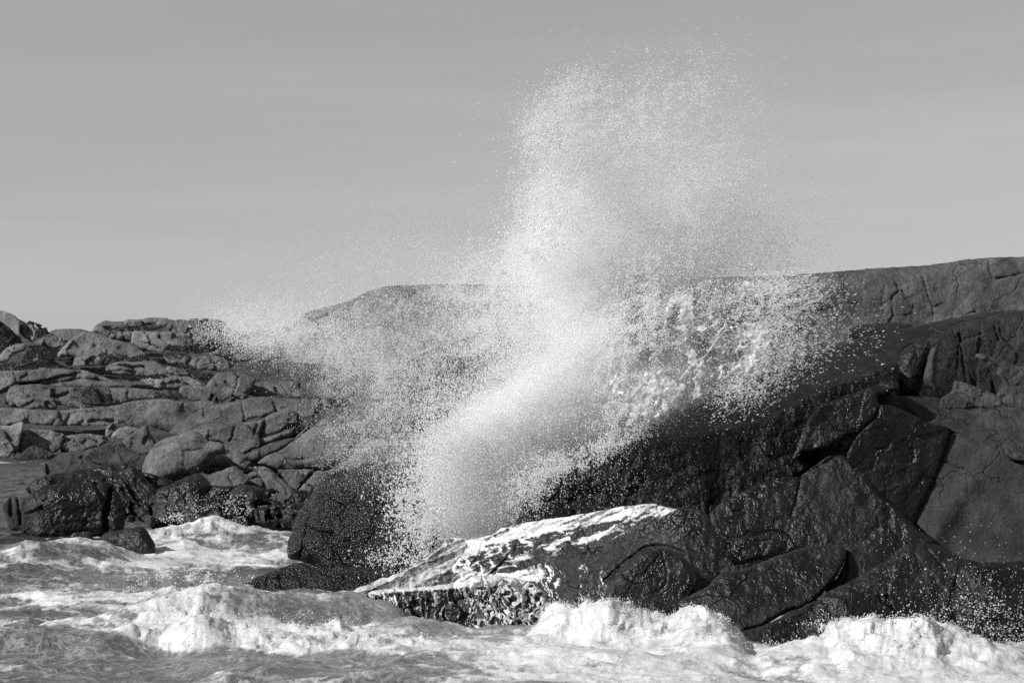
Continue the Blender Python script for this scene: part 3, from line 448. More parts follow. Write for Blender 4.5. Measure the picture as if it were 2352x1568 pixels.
RR('lowest slab sloping into the surf', 7, [(870, 1340), (940, 1285), (1200, 1222), (1400, 1115), (1700, 985), (1820, 990), (1950, 1080), (2010, 1180), (2120, 1300), (2200, 1800), (1100, 1900), (900, 1600)], 42.8, .045, name='rock_slab', recl=.7, fs=120, ft=.12, R=18, E=14)
RR('shadowed wall at the lower right corner', 0, [(1870, 1390), (1960, 1330), (2030, 1290), (2080, 1250), (2160, 1250), (2250, 1290), (2760, 1290), (2760, 1640), (1870, 1640)], 42.6, .036, R=30, E=18, recl=.6, fs=130, ft=.15, cracks=[([(2130, 1260), (2190, 1330), (2250, 1400), (2260, 1450)], 2.5, 7)])
# nose rock in the run-up, its knob, and the low ledge with the waterfall
def streaks(seed, su=9, sv=46, th=.62): return lambda U, V: np.clip((ridge((U + 10 * fbm(U / 40, V / 40, 3, seed)) / su, V / sv, 4, seed, .62) - th + .06) * 5, 0, 1)
RUN = crom(np.array([(690, 1425), (730, 1392), (832, 1345), (906, 1318), (967, 1288), (1011, 1250), (1035, 1235), (1080, 1230), (1130, 1220), (1154, 1204), (1238, 1187), (1300, 1178), (1374, 1166), (1430, 1156), (1499, 1148), (1512, 1155), (1552, 1168), (1520, 1180), (1480, 1174), (1440, 1186), (1380, 1198), (1306, 1210), (1240, 1224), (1170, 1240), (1103, 1254), (1069, 1276), (1040, 1303), (1075, 1312), (1153, 1316), (1238, 1304), (1250, 1316), (1240, 1336), (1190, 1334), (1153, 1332), (1090, 1336), (1052, 1346), (967, 1356), (880, 1364), (842, 1376), (836, 1420), (760, 1450)], float), 12)
def runFoam(U, V):
    sd = segdist(U, V, RUN, np.roll(RUN, -1, 0)) * np.where(inside(U, V, RUN), 1, -1); q = V + .45 * U + 9 * fbm(U / 34, V / 22, 4, 161)
    s = sd + 9 * fbm(U / 26, V / 9, 5, 162, .6) + 3
    return sstep(-3, 8, s) * np.clip(.40 + 1.25 * (ridge((U + 2 * V) / 60, q / 9, 5, 95, .64) - .5) + .25 * sstep(12, 3, sd) + .12 * sstep(1000, 1250, U), 0, 1)
LOWER = np.array([(1000, 1330), (1040, 1303), (1103, 1257), (1170, 1243), (1240, 1226), (1306, 1212), (1380, 1200), (1440, 1186), (1530, 1180)], float)
def noseFoam(U, V, d):
    dd = segdist(U, V, LOWER[:-1], LOWER[1:]); wisp = np.clip(ridge((U + 8 * fbm(U / 20, V / 14, 3, 64)) / 30, (V + .42 * U + 6 * fbm(U / 16, V / 12, 3, 65)) / 7, 5, 66, .62) * 2.2 - .75 - dd / 34, 0, 1)
    st = streaks(61, 5.5, 60, .56)(U + 12 * fbm(U / 18, V / 26, 3, 62), V); top = 1305 - (U - 1080) * .38 + (U - 1080) ** 2 * .00028
    band = np.exp(-((V - (1318 - (U - 1080) * .30)) / 9) ** 2) * sstep(1090, 1130, U) * (1 - sstep(1440, 1470, U)) * (fbm(U / 30, V / 8, 4, 71) * .9 + .35)
    fall = st * sstep(1284, 1312, V + 22 * fbm(U / 14, V / 40, 3, 63)) * (1 - sstep(1405, 1430, V)) * (np.exp(-((U - 1262) / 34) ** 2) + .8 * np.exp(-((U - 1340) / 14) ** 2) + .6 * np.exp(-((U - 1385) / 14) ** 2) + .7 * np.exp(-((U - 1420) / 8) ** 2) * sstep(1340, 1360, V))
    veil = np.clip(ridge((U + 14 * fbm(U / 30, V / 20, 3, 78)) / 70, (V + .4 * U + 8 * fbm(U / 24, V / 16, 3, 76)) / 13, 5, 77, .62) * 2.3 - 1.1, 0, 1) * (1 - sstep(1255, 1300, V + (U - 1250) * .22)) * (1 - sstep(1430, 1480, U))
    left = np.clip(ridge(U / 26, V / 16, 5, 79, .6) * 2.6 - 1.25, 0, 1) * (1 - sstep(1180, 1240, U)) * .9
    return np.clip(.9 * band + 1.3 * fall + 1.5 * veil + 1.3 * left + wisp + runFoam(U, V), 0, 1)
NREF = (1330, 1310)
rock('rock', 'rounded black rock with streams of foam pouring off it', 0, [(690, 1450), (730, 1402), (832, 1352), (906, 1324), (967, 1294), (1011, 1256), (1035, 1241), (1080, 1237), (1130, 1227), (1154, 1212), (1238, 1195), (1300, 1186), (1374, 1174), (1430, 1163), (1499, 1156), (1530, 1165), (1560, 1166), (1600, 1168), (1622, 1178), (1640, 1210), (1655, 1260), (1645, 1330), (1620, 1420), (1560, 1470), (1400, 1480), (1280, 1470), (1100, 1460), (800, 1480)], 48.6, .035, True,
     recl=.8, yaw=.05, R=9, E=6, fs=120, ft=.10, off=.1, groove=0, fb=(7, 44), step=2.2, foam=noseFoam,  creases=[((1560, 1150), (1600, 1420), 1.1)], ref=NREF, seed=777, gloss=.1,
     cracks=[([(1390, 1330), (1430, 1296), (1475, 1262), (1520, 1252), (1570, 1270)], 5, 12)])
rock('boulder', 'rounded knob on the lower face of the foam-streaked rock', 0, [(1385, 1400), (1396, 1350), (1430, 1307), (1460, 1280), (1495, 1258), (1545, 1262), (1578, 1285), (1600, 1330), (1575, 1380), (1600, 1430), (1500, 1460), (1400, 1450)], 46.9, .05, True, recl=.4, R=16, E=14, fs=0, gloss=.15,
     cracks=[([(1520, 1262), (1532, 1310), (1528, 1345), (1500, 1362)], 2, 4)])
def ledgeFoam(U, V, d):
    web = np.clip((.30 - np.abs(worley(U / 22 + fbm(U / 20, V / 20, 3, 5), V / 26 + fbm(U / 22, V / 22, 3, 6), 3)[1] - worley(U / 22 + fbm(U / 20, V / 20, 3, 5), V / 26 + fbm(U / 22, V / 22, 3, 6), 3)[0])) * 5, 0, 1)
    st = streaks(31, 7, 50, .55)(U + 10 * fbm(U / 16, V / 22, 3, 33), V)
    return np.clip(st * .75 + web * sstep(1070, 1110, U) + (1 - sstep(1348, 1358, V + (U - 1000) * .06)), 0, 1)
rock('rock_ledge', 'low ledge draped in a small waterfall of foam', 0, [(836, 1400), (842, 1364), (866, 1354), (967, 1348), (1052, 1338), (1090, 1322), (1153, 1322), (1211, 1332), (1255, 1362), (1285, 1400), (1290, 1470), (1150, 1480), (1000, 1480), (840, 1470)], 46.0, .04, True, recl=.3, R=14, E=16, fs=40, ft=.35, step=2.0, foam=ledgeFoam)
# shrubs
def shrub(label, tile, pts, Y, n, size, group='shrubs on the far hillside'):
    n = int(n * 1.7); size *= .62; P = TT(tile, pts); rs = np.random.RandomState(int(abs(P[0, 0]) * 7 + n)); lo = P.min(0); hi = P.max(0); out = []
    while len(out) < n:
        q = lo + rs.rand(n, 2) * (hi - lo); q = q[inside(q[:, 0], q[:, 1], P)]
        q = q[fbm(q[:, 0] / 9, q[:, 1] / 9, 3, 3) > -.15 + .2 * rs.randn(len(q)) * .5]; out += q.tolist()
    q = np.array(out[:n]); px = Y / F; YY = Y + rs.rand(n) * (hi[1] - lo[1]) * px * 1.5 + (P[:, 1].max() - q[:, 1]) * px * 1.5
    c = W3(q[:, 0], q[:, 1], YY); a = rs.randn(n, 3); b = np.cross(a, rs.randn(n, 3)); a /= np.linalg.norm(a, axis=1)[:, None]; b /= np.linalg.norm(b, axis=1)[:, None]
    s = (size * px * (.5 + rs.rand(n)))[:, None]; V = np.stack([c - a * s, c + b * s * .5, c + a * s, c - b * s * .5], 1).reshape(-1, 3)
    tag(mesh_obj('shrub', V, [np.arange(n * 4).reshape(n, 4)], LEAF, smooth=False), label, 'shrub', group)
shrub('dark bush on the skyline beside the drifting spray', 1, [(1720, 200), (1740, 172), (1860, 165), (2000, 172), (2060, 200), (2160, 300), (2210, 410), (2080, 410), (1980, 300), (1850, 245)], 305, 2600, 3.2)
shrub('dark heather on the slope of the leftmost hill top', 1, [(160, 200), (270, 190), (380, 225), (440, 265), (490, 320), (400, 345), (350, 370), (325, 280), (280, 215), (170, 200)], 297, 2000, 3.0)
shrub('heather strip under the skyline outcrop', 1, [(1500, 440), (1700, 430), (1960, 435), (1950, 470), (1800, 490), (1600, 470)], 272, 1200, 3.0)
shrub('heather in the crease of the skyline ledge', 1, [(1020, 265), (1150, 240), (1350, 225), (1520, 245), (1400, 275), (1100, 285)], 285, 1100, 2.8)
shrub('heather beside the cube-shaped block', 1, [(830, 590), (860, 500), (1000, 470), (1200, 520), (1300, 500), (1520, 540), (1300, 560), (1050, 560), (960, 600)], 258, 1800, 3.0)
shrub('wide heather patch on the left of the hill', 1, [(-60, 590), (200, 560), (250, 450), (400, 420), (480, 500), (420, 600), (600, 600), (760, 640), (500, 620), (200, 640), (-60, 650)], 256, 3200, 3.0)
shrub('small dark bush in the middle of the hillside', 1, [(1490, 890), (1500, 840), (1600, 820), (1680, 860), (1690, 910), (1580, 915)], 232, 700, 2.6)
shrub('heather between the striped wedge and the ridge rocks', 1, [(1560, 600), (1520, 580), (1750, 590), (1900, 680), (1960, 760), (1880, 770), (1780, 690), (1650, 620)], 245, 1300, 2.8)
shrub('heather line under the striped wedge', 1, [(1060, 690), (1300, 690), (1560, 700), (1480, 720), (1280, 720), (1100, 720)], 243, 900, 2.8)
shrub('dark scrub in the gully at the left edge', 1, [(-60, 330), (0, 320), (100, 360), (170, 400), (60, 430), (0, 490), (-60, 500)], 262, 900, 3.0)
# ------------------------------------------------------------------ sea
def at(u, v, Y): return ((u - CU) / F * Y, Y, CH - (v - HV) / F * Y)
ys = []; y = 33.0
while y < 330: ys.append(y); y *= 1.0022
while y < 6000: ys.append(y); y *= 1.09
ys = np.array(ys); tx = np.linspace(-.31, .31, 1000)
GX = ys[:, None] * tx[None, :]; GY = np.repeat(ys[:, None], len(tx), 1)
def crest(pts, wf, wb, seed, amp=.12, fall=1.2):
    p = np.array([at(*q) for q in pts]); x = GX; j = fbm(x / 1.1, GY / 3, 4, seed)
    yc = np.interp(x, p[:, 0], p[:, 1]) + j * .35; h = np.interp(x, p[:, 0], p[:, 2]) * (1 + amp * fbm(x / .5, GY / 1.1, 5, seed + 3))
    e = sstep(p[0, 0] - fall, p[0, 0], x) * (1 - sstep(p[-1, 0], p[-1, 0] + fall, x)); t = GY - yc
    return h * e * np.where(t < 0, np.exp(-(t / wf) ** 2), np.exp(-(t / wb) ** 2))
z = fbm(GX / 9, GY / 6, 5, 201) * .30 + fbm(GX / 2.6, GY / 1.9, 4, 205) * .12 + (ridge((GX + .5 * GY) / 4.2, (GY - .2 * GX) / 2.6, 4, 207) - .5) * .34 + (ridge((GX - .3 * GY) / 1.5, GY / 1.1, 4, 208) - .5) * .09
calm = sstep(85, 120, GY); z = z * (1 - .3 * calm) + calm * .10 * fbm(GX / 1.6, GY / 2.2, 3, 209)
cr1 = crest([(150, 1400, 44), (250, 1385, 44), (339, 1352, 44), (440, 1341, 44), (474, 1339, 44), (540, 1350, 44.2), (610, 1366, 44.6), (700, 1366, 45.5), (797, 1340, 46.5), (870, 1345, 47)], 1.9, 1.0, 301)
cr2 = crest([(380, 1450, 41.3), (406, 1428, 41.2), (440, 1418, 41.1), (491, 1424, 41), (643, 1437, 41), (797, 1454, 40.9), (900, 1475, 40.6), (1000, 1490, 40.4), (1150, 1500, 40.2)], .9, 1.6, 302, .2)
cr3 = crest([(1215, 1460, 42), (1286, 1378, 42.3), (1330, 1402, 42), (1357, 1397, 41.8), (1425, 1403, 41.6), (1500, 1425, 41.5), (1560, 1416, 41.4), (1620, 1411, 41.4), (1655, 1421, 41.4), (1682, 1449, 41.4), (1705, 1475, 41.4), (1722, 1520, 41.4)], 1.5, 1.2, 303, .16, .3)
cr4 = crest([(1725, 1530, 39.7), (1760, 1508, 39.7), (1850, 1492, 39.7), (1890, 1488, 39.7), (1912, 1456, 39.7), (1950, 1442, 39.7), (2010, 1436, 39.7), (2080, 1442, 39.7), (2125, 1444, 39.7), (2150, 1468, 39.7), (2250, 1476, 39.7), (2352, 1500, 39.7), (2500, 1510, 39.7)], 1.7, 1.1, 304, .22, .4)
cr6 = crest([(280, 1232, 77), (339, 1214, 77), (420, 1197, 77), (491, 1178, 77), (542, 1190, 77), (593, 1205, 77), (670, 1215, 77)], 1.6, 1.2, 306)
cr7 = crest([(-80, 1262, 66), (20, 1262, 66), (100, 1240, 67), (170, 1228, 68), (220, 1240, 68)], 2.0, 2.5, 307)
cr8 = crest([(-150, 1290, 56), (0, 1292, 56), (100, 1290, 56), (230, 1300, 56.5), (400, 1300, 57), (560, 1310, 57)], 2.4, 2.2, 308)
cr9 = crest([(-150, 1452, 40.8), (0, 1440, 41), (140, 1440, 41), (250, 1470, 40.6)], 1.2, 1.2, 309)
cr10 = crest([(440, 1555, 37.3), (560, 1535, 37.4), (640, 1545, 37.3), (720, 1565, 37)], .5, .7, 310)
cr11 = crest([(900, 1410, 43.5), (1000, 1425, 43.3), (1100, 1440, 43), (1200, 1440, 42.8), (1290, 1430, 42.6)], 1.2, 1.2, 311)
z = z + np.maximum.reduce([cr1, cr2]) + np.maximum(cr3, cr11) + cr4 + cr6 + cr7 + cr8 + cr9 + cr10
# churned foam lumps and coverage
S_ = GY + 2.0 * z
wx = GX + .8 * fbm(GX / 1.4, S_ / 1.4, 5, 221, .6); wy = S_ + .9 * fbm(GX / 1.6, S_ / 1.6, 5, 222, .6)
st = ridge(wx / 1.9, wy / 2.4, 7, 231, .68)
st2 = ridge((wx + .5 * wy) / .7, (wy) / 1.5, 5, 236, .68)
big = fbm(GX / 4.5, GY / 7, 3, 240)
rg = ridge((GX + .5 * GY) / 4.2, (GY - .2 * GX) / 2.6, 4, 207)
cov = .56 * st + .34 * st2 + .20 * big - .12 + .22 * rg
mass = np.clip(sstep(.06, .2, cr2) * (.9 + .5 * fbm(wx / .8, wy / .8, 4, 257)), 0, 1)
mass = np.maximum(mass, sstep(.12, .35, cr3)); mass = np.maximum(mass, sstep(.12, .4, cr4)); mass = np.maximum(mass, .7 * sstep(.78, 1.0, cr1)); mass = np.maximum(mass, .35 * sstep(.45, .9, cr6))
def blob(u, v, rx, ry, Y=None):
    Yc = CH * F / (v - HV) if Y is None else Y; x = (u - CU) / F * Yc; return np.exp(-((GX - x) / rx) ** 2 - ((GY - Yc) / ry) ** 2)
cov = cov + .55 * mass + .20 * blob(1300, 1520, 6.5, 3.5) + .26 * blob(2050, 1560, 5, 3) + .16 * blob(560, 1400, 3.2, 2.5) + .22 * blob(480, 1260, 4.5, 9) + .1 * blob(150, 1400, 3, 4) + .20 * blob(950, 1410, 3.2, 2.0) + .16 * blob(1480, 1560, 3, 1.5)
cov = cov - .26 * blob(330, 1535, 3.4, 2.2) - .34 * blob(230, 1325, 3.2, 4) - .17 * blob(620, 1300, 3.4, 3.0) - .30 * blob(1050, 1460, 3.0, 1.1) - .14 * blob(700, 1540, 2.5, 1) - .5 * sstep(80, 95, GY) * (1 - np.exp(-((GY - 215) / 9) ** 2)) - .42 * blob(20, 1220, 3, 12) - .12 * blob(900, 1560, 2.4, 1)
milk = np.clip(.45 + .35 * big + .5 * mass + .5 * blob(1000, 1440, 5, 5) + .35 * blob(1500, 1500, 8, 5) - .7 * blob(40, 1200, 7, 26) - .9 * sstep(85, 105, GY) - .35 * blob(640, 1300, 4, 4), 0, 1)
lump = (1 - np.abs(fbm(wx / .5, wy / .5, 6, 251, .6))) - .6
z = z + mass * (.10 * lump + .26 * (np.abs(fbm(GX / .9, S_ / .9, 5, 255)) - .2)) + sstep(.35, .6, cov) * .05 * lump
FX = GX + mass * .08 * fbm(GX / .35, z / .25, 3, 260); FY = GY + mass * .16 * fbm(GX / .4, z / .22, 4, 261)
V = np.stack([FX, FY, z], -1).reshape(-1, 3); nv, nu = GX.shape; idx = np.arange(nv * nu).reshape(nv, nu)
fc = np.stack([idx[:-1, :-1], idx[:-1, 1:], idx[1:, 1:], idx[1:, :-1]], -1).reshape(-1, 4)
tag(mesh_obj('sea', V, [fc], SEA, None, {'foam': cov.ravel(), 'milk': milk.ravel()}), kind='structure')
q = 7000.0
tag(mesh_obj('open_sea', np.array([[-q, -400, -1.4], [q, -400, -1.4], [q, q, -1.4], [-q, q, -1.4]]), [np.array([[0, 1, 2, 3]])], SEA, None, {'foam': np.zeros(4), 'milk': np.zeros(4)}), kind='structure')
# the sheet of white water running up over the ledge
def runMask(U, V, d): return np.ones(U.shape, bool)
tag(relief('run_up_water', TT(0, [(690, 1425), (730, 1392), (832, 1345), (906, 1318), (967, 1288), (1011, 1250), (1035, 1235), (1060, 1236), (1075, 1250), (1060, 1276), (1036, 1302), (1050, 1330), (1030, 1346), (967, 1354), (880, 1362), (842, 1374), (836, 1420), (760, 1450)]),
   48.6, SEA, recl=.8, yaw=.05, R=4, E=1.5, fs=120, ft=.10, off=.1, groove=0, fb=(7, 44), step=2.0, thick=.3, shrink=1.0, rough=2.2, ref=NREF, seed=777,
   extra=lambda U, V, d: -2.2 - 6 * sstep(2, 14, d) * np.clip(fbm((U - .8 * V) / 40, (V + .42 * U + 8 * fbm(U / 30, V / 20, 3, 93)) / 8, 5, 91, .6) + .3, 0, 1) - 1.5 * fbm(U / 8, V / 5, 3, 92),
   foam=lambda U, V, d: np.clip(runFoam(U, V) + .08, 0, 1)), 'white water sheet surging up over the ledge toward the foot of the slab', 'wave')
ob = bpy.data.objects.get('run_up_water'); me = ob.data; a = me.attributes.new('milk', 'FLOAT', 'POINT'); a.data.foreach_set('value', np.full(len(me.vertices), .4, np.float32))
# ------------------------------------------------------------------ spray
TET = np.array([[1, 1, 1], [1, -1, -1], [-1, 1, -1], [-1, -1, 1]], float) * .75
TETF = np.array([[0, 1, 2], [0, 3, 1], [0, 2, 3], [1, 3, 2]])
OCT = np.array([[1, 0, 0], [-1, 0, 0], [0, 1, 0], [0, -1, 0], [0, 0, 1], [0, 0, -1]], float)
OCTF = np.array([[0, 2, 4], [2, 1, 4], [1, 3, 4], [3, 0, 4], [2, 0, 5], [1, 2, 5], [3, 1, 5], [0, 3, 5]])
RS = np.random.RandomState(5)
def drops(name, u, v, Y, size, ang, elong, parent=None, big=False):
    n = len(u); c = W3(u, v, Y); T, Tf = (OCT, OCTF) if big else (TET, TETF)
    q = RS.randn(n, 4); q /= np.linalg.norm(q, axis=1)[:, None]; w_, x, y, z_ = q.T
    R = np.stack([1 - 2 * (y * y + z_ * z_), 2 * (x * y - z_ * w_), 2 * (x * z_ + y * w_), 2 * (x * y + z_ * w_), 1 - 2 * (x * x + z_ * z_), 2 * (y * z_ - x * w_), 2 * (x * z_ - y * w_), 2 * (y * z_ + x * w_), 1 - 2 * (x * x + y * y)], -1).reshape(n, 3, 3)
    P = np.einsum('nij,kj->nki', R, T) * (size * Y / F)[:, None, None]
    d = np.stack([np.cos(ang), np.zeros(n), np.sin(ang)], -1); P = P + (P @ d[:, :, None]) * ((elong - 1)[:, None, None] * d[:, None, :])
    V = (c[:, None] + P).reshape(-1, 3); Fc = (Tf[None] + (np.arange(n) * len(T))[:, None, None]).reshape(-1, 3)
    o = mesh_obj(name, V, [Fc], DROP, parent, smooth=big, center=True); return o
def cloud(items, seed, clump=.6, s0=1.0, cs=34, km=1.7):
    """items: (u, v, ru, rv, degrees, count, size, streak angle, elongation)"""
    rs = np.random.RandomState(seed); U, V, S, A, E = [], [], [], [], []
    for (u, v, ru, rv, dg, cnt, sz, an, el) in items:
        got = 0; cnt = int(cnt * km); a = math.radians(dg)
        while got < cnt:
            m = cnt * 2; r = rs.randn(m, 2) * .5; x = r[:, 0] * ru; y = r[:, 1] * rv; uu = u + x * math.cos(a) - y * math.sin(a); vv = v + x * math.sin(a) + y * math.cos(a)
            dn = ridge((uu + .3 * vv) / cs, vv / cs, 4, seed, .65); k = rs.rand(m) < np.clip((dn - .5) * 3.2 * clump + (1 - clump), .04, 1)
            uu, vv = uu[k][:cnt - got], vv[k][:cnt - got]; got += len(uu)
            U.append(uu); V.append(vv); S.append(.78 * sz * s0 * np.exp(rs.randn(len(uu)) * .30)); A.append(np.radians(an) + rs.randn(len(uu)) * .3); E.append(np.full(len(uu), el) * (.8 + .5 * rs.rand(len(uu))))
    return [np.concatenate(q) for q in (U, V, S, A, E)]
splash = bpy.data.objects.new('wave_splash', None); COL.objects.link(splash); splash.location = W3(1090, 1240, 58.0).tolist()
tag(splash, 'towering white burst of spray thrown up where the wave hits the dark rocks', 'splash')
KM = 1.0
def put(name, items, seed, Y, spread, clump=.6, big=False, s0=1.0, cs=34, parent=splash, lean=0.0):
    u, v, s, a, e = cloud(items, seed, clump, s0, cs, 1.0 if big else 1.7); Yv = Y + RS.randn(len(u)) * spread + lean * (1240 - v)
    ok = (v < 1500) ; return drops(name, u[ok], v[ok], Yv[ok], s[ok], a[ok], e[ok], parent, big)
K = 1000
put('spray_drops', [
  (1090, 1110, 120, 170, 0, 12 * K, 1.3, 80, 1.3), (1190, 990, 200, 110, -35, 18 * K, 1.25, 60, 1.2), (1330, 850, 180, 180, -40, 24 * K, 1.2, 40, 1.2), (1330, 700, 130, 160, 0, 40 * K, 1.15, 70, 1.2),
  (1310, 590, 140, 100, 0, 34 * K, 1.1, 60, 1.3), (1420, 540, 170, 90, -20, 26 * K, 1.1, 40, 1.3), (1290, 500, 90, 70, 0, 10 * K, 1.1, 60, 1.3), (1480, 620, 170, 80, 0, 22 * K, 1.1, 10, 1.5)], 21, 58.8, .8, .35, lean=.002, s0=.9)
put('spray_drops', [  # plume
  (1265, 310, 60, 60, 0, 2600, 1.15, 40, 1.4), (1330, 215, 80, 60, -20, 1700, 1.1, 20, 1.3), (1330, 330, 150, 110, 0, 5500, 1.0, 20, 1.6), (1300, 440, 110, 70, 0, 5 * K, 1.05, 30, 1.6),
  (1500, 270, 140, 110, -35, 5 * K, .95, 20, 1.9), (1640, 180, 130, 90, 0, 900, .9, 20, 1.9), (1450, 430, 260, 150, 0, 7 * K, .9, 5, 1.9), (1620, 430, 120, 100, -40, 8 * K, .95, 20, 1.7), (1560, 510, 150, 80, -30, 10 * K, 1.0, 10, 1.7),
  (1640, 560, 220, 120, 0, 11 * K, .85, 0, 2.4), (1760, 560, 180, 120, 0, 3500, .75, 0, 2.6), (1600, 330, 240, 190, 0, 5 * K, .8, 10, 2.2), (1500, 580, 220, 80, 0, 12 * K, .95, 5, 1.8), (1480, 170, 230, 80, 0, 700, .9, 20, 1.6)], 22, 58.6, 1.1, .38, lean=.002, cs=44, s0=.88)
put('spray_drops', [(1075, 1120, 100, 150, 0, 16 * K, 1.1, 80, 1.3), (1110, 1010, 110, 80, -35, 13 * K, 1.05, 60, 1.3), (1220, 930, 150, 80, -35, 15 * K, 1.05, 50, 1.3), (1330, 830, 110, 100, -45, 12 * K, 1.0, 50, 1.3), (1130, 1190, 80, 60, 0, 3 * K, 1.2, 80, 1.2)], 29, 57.2, .3, .3, s0=.85)
put('spray_drops', [  # veil drifting left over the dome and the dark cliff
  (1000, 760, 330, 170, 0, 8 * K, .95, 60, 1.4), (1180, 720, 160, 150, 0, 15 * K, 1.05, 60, 1.4), (760, 810, 170, 70, 20, 6 * K, .95, 60, 1.4), (570, 762, 110, 46, 15, 4600, 1.0, 50, 1.5), (620, 740, 150, 60, 8, 4200, .9, 50, 1.5),
  (700, 740, 180, 100, 0, 5 * K, .8, 50, 1.4), (850, 620, 330, 130, 0, 4200, .75, 50, 1.3), (1000, 560, 300, 110, 0, 1600, .8, 50, 1.3), (1100, 640, 160, 80, 0, 4200, .9, 50, 1.4), (1120, 850, 230, 130, -35, 9 * K, 1.0, 110, 1.7),
  (950, 960, 130, 170, 0, 7 * K, .95, 110, 2.0), (1180, 880, 120, 60, -35, 9 * K, 1.0, 100, 1.5), (860, 900, 150, 130, 0, 6 * K, .8, 110, 2.0), (830, 1000, 110, 130, 0, 3500, .75, 110, 2.0), (930, 1080, 90, 130, 0, 2500, 1.05, 110, 1.8)], 23, 60.5, 2.0, .35, cs=60, s0=.86)
put('spray_drops', [  # coarse drops on the left flank and over the slab edge
  (985, 1090, 70, 190, 8, 3800, 1.9, 100, 1.4), (960, 1180, 80, 120, 8, 2600, 1.9, 100, 1.4), (1000, 1230, 60, 50, 0, 900, 1.9, 100, 1.2), (1215, 1120, 60, 90, 25, 4 * K, 1.5, 110, 1.3), (1300, 1065, 130, 36, -20, 3600, 1.5, 120, 1.3), (1420, 1010, 90, 26, -28, 1500, 1.3, 130, 1.3),
  (1330, 1120, 220, 90, 0, 900, 1.2, 100, 1.2), (910, 1280, 80, 30, 0, 500, 1.9, 90, 1.2), (1245, 300, 44, 70, 0, 900, 1.9, 40, 1.2), (1300, 215, 70, 50, -30, 420, 1.9, 40, 1.2), (1470, 190, 8, 8, 0, 3, 3.4, 60, 1.1), (1260, 480, 70, 130, 15, 700, 1.8, 30, 1.3), (1360, 400, 200, 200, 0, 700, 1.7, 20, 1.2)], 24, 56.6, .7, .4, big=True)
put('spray_drops', [  # wind-blown streaks right of the lace
  (1760, 740, 130, 110, -8, 2000, 1.0, 0, 2.6), (1780, 800, 110, 90, -20, 1700, 1.1, 0, 2.2), (1720, 880, 110, 60, -25, 2200, 1.1, 20, 1.8), (1800, 670, 110, 50, 0, 1900, .95, 0, 2.8), (1600, 760, 220, 120, 0, 1500, .9, 20, 1.6), (1500, 700, 150, 70, 0, 1500, .9, 20, 1.5), (1830, 770, 180, 80, 0, 600, 1.1, 0, 2.4)], 25, 56.6, .6, .4, cs=26)
put('spray_drops', [(1420, 830, 100, 170, 15, 8 * K, 1.0, 50, 1.4), (1500, 770, 130, 110, -20, 3500, 1.0, 40, 1.5), (1480, 925, 110, 50, -28, 4 * K, 1.0, 60, 1.3), (1600, 690, 200, 60, 0, 2500, .95, 20, 1.6)], 27, 56.9, .5, .5, cs=30)
put('spray_drops', [(1245, 310, 60, 70, 0, 1500, 1.5, 40, 1.4), (1300, 215, 80, 50, -30, 900, 1.4, 20, 1.4), (1270, 480, 60, 60, 0, 900, 1.4, 40, 1.4), (1240, 570, 70, 50, 0, 1100, 1.5, 40, 1.4), (1520, 600, 150, 60, -25, 1500, 1.3, 10, 1.8), (1010, 1010, 60, 70, -30, 900, 1.8, 80, 1.3), (600, 755, 90, 40, 10, 900, 1.3, 30, 1.5)], 35, 57.4, .5, .85, big=True, cs=20)
# lace of torn water
def lace(pts, Y, seed, sc, th, recl=.1, step=2.2, fb=(9, 50)):
    def f12(U, V):
        U, V = (U * .77 - V * .64) / 1.75, (U * .64 + V * .77) / .85
        x = U / sc + .55 * fbm(U / sc / .9, V / sc / .9, 4, seed); y = V / sc + .55 * fbm(U / sc / .9 + 5, V / sc / .9, 4, seed + 1)
        f = worley(x, y, seed + 2); g = worley(x * 2.3 + 3, y * 2.3, seed + 3); return f[1] - f[0], g[1] - g[0]
    def mask(U, V, d):
        a, b = f12(U, V); cov = fbm(U / 50, V / 70, 4, seed + 9) * .34
        return ((a < th + cov) | ((b < .09) & (a < th * 2.2 + cov))) & (d > 16 + 60 * fbm(U / 45, V / 45, 4, seed + 20))
    relief('foam_lace', TT(0, pts), Y, LACE, recl=recl, R=6, E=6, fb=fb, rough=4, step=step, parent=splash, mask=mask, close=False,
           extra=lambda U, V, d: -2.2 * np.clip(1 - f12(U, V)[0] / .35, 0, 1) ** 1.5 + 4 * fbm(U / 10, V / 10, 3, seed))
lace([(1420, 960), (1400, 880), (1410, 780), (1450, 700), (1520, 650), (1600, 640), (1700, 640), (1790, 660), (1810, 700), (1780, 760), (1760, 810), (1720, 860), (1690, 890), (1620, 915), (1540, 950), (1460, 975)], 56.0, 411, 50, .10)
lace([(1480, 940), (1490, 860), (1560, 790), (1640, 740), (1720, 700), (1770, 720), (1775, 790), (1730, 850), (1650, 895), (1590, 925), (1520, 950)], 55.8, 431, 34, .12)
lace([(1400, 1000), (1430, 900), (1500, 850), (1580, 860), (1640, 880), (1600, 915), (1500, 965), (1440, 1005)], 56.1, 451, 44, .34)
# flecks thrown off the churned foam
def flecks(n, seed):
    rs = np.random.RandomState(seed); pm = (mass ** 2 * (GY < 60)).ravel().astype(float); pm = pm * GY.ravel() ** -1; k = rs.choice(len(pm), n, p=pm / pm.sum())
    px_, py_, pz_ = FX.ravel()[k], FY.ravel()[k], z.ravel()[k] + np.abs(rs.randn(n)) * .03 + .005
    u = CU + px_ / py_ * F; v = HV - (pz_ - CH) / py_ * F
    tag(drops('foam_flecks', u, v, py_, .85 * np.exp(rs.randn(n) * .35), rs.rand(n) * 6.3, 1 + rs.rand(n), None, True), 'white flecks and blobs thrown up all over the churned wave crests', 'foam', None, 'stuff')
flecks(12000, 8)
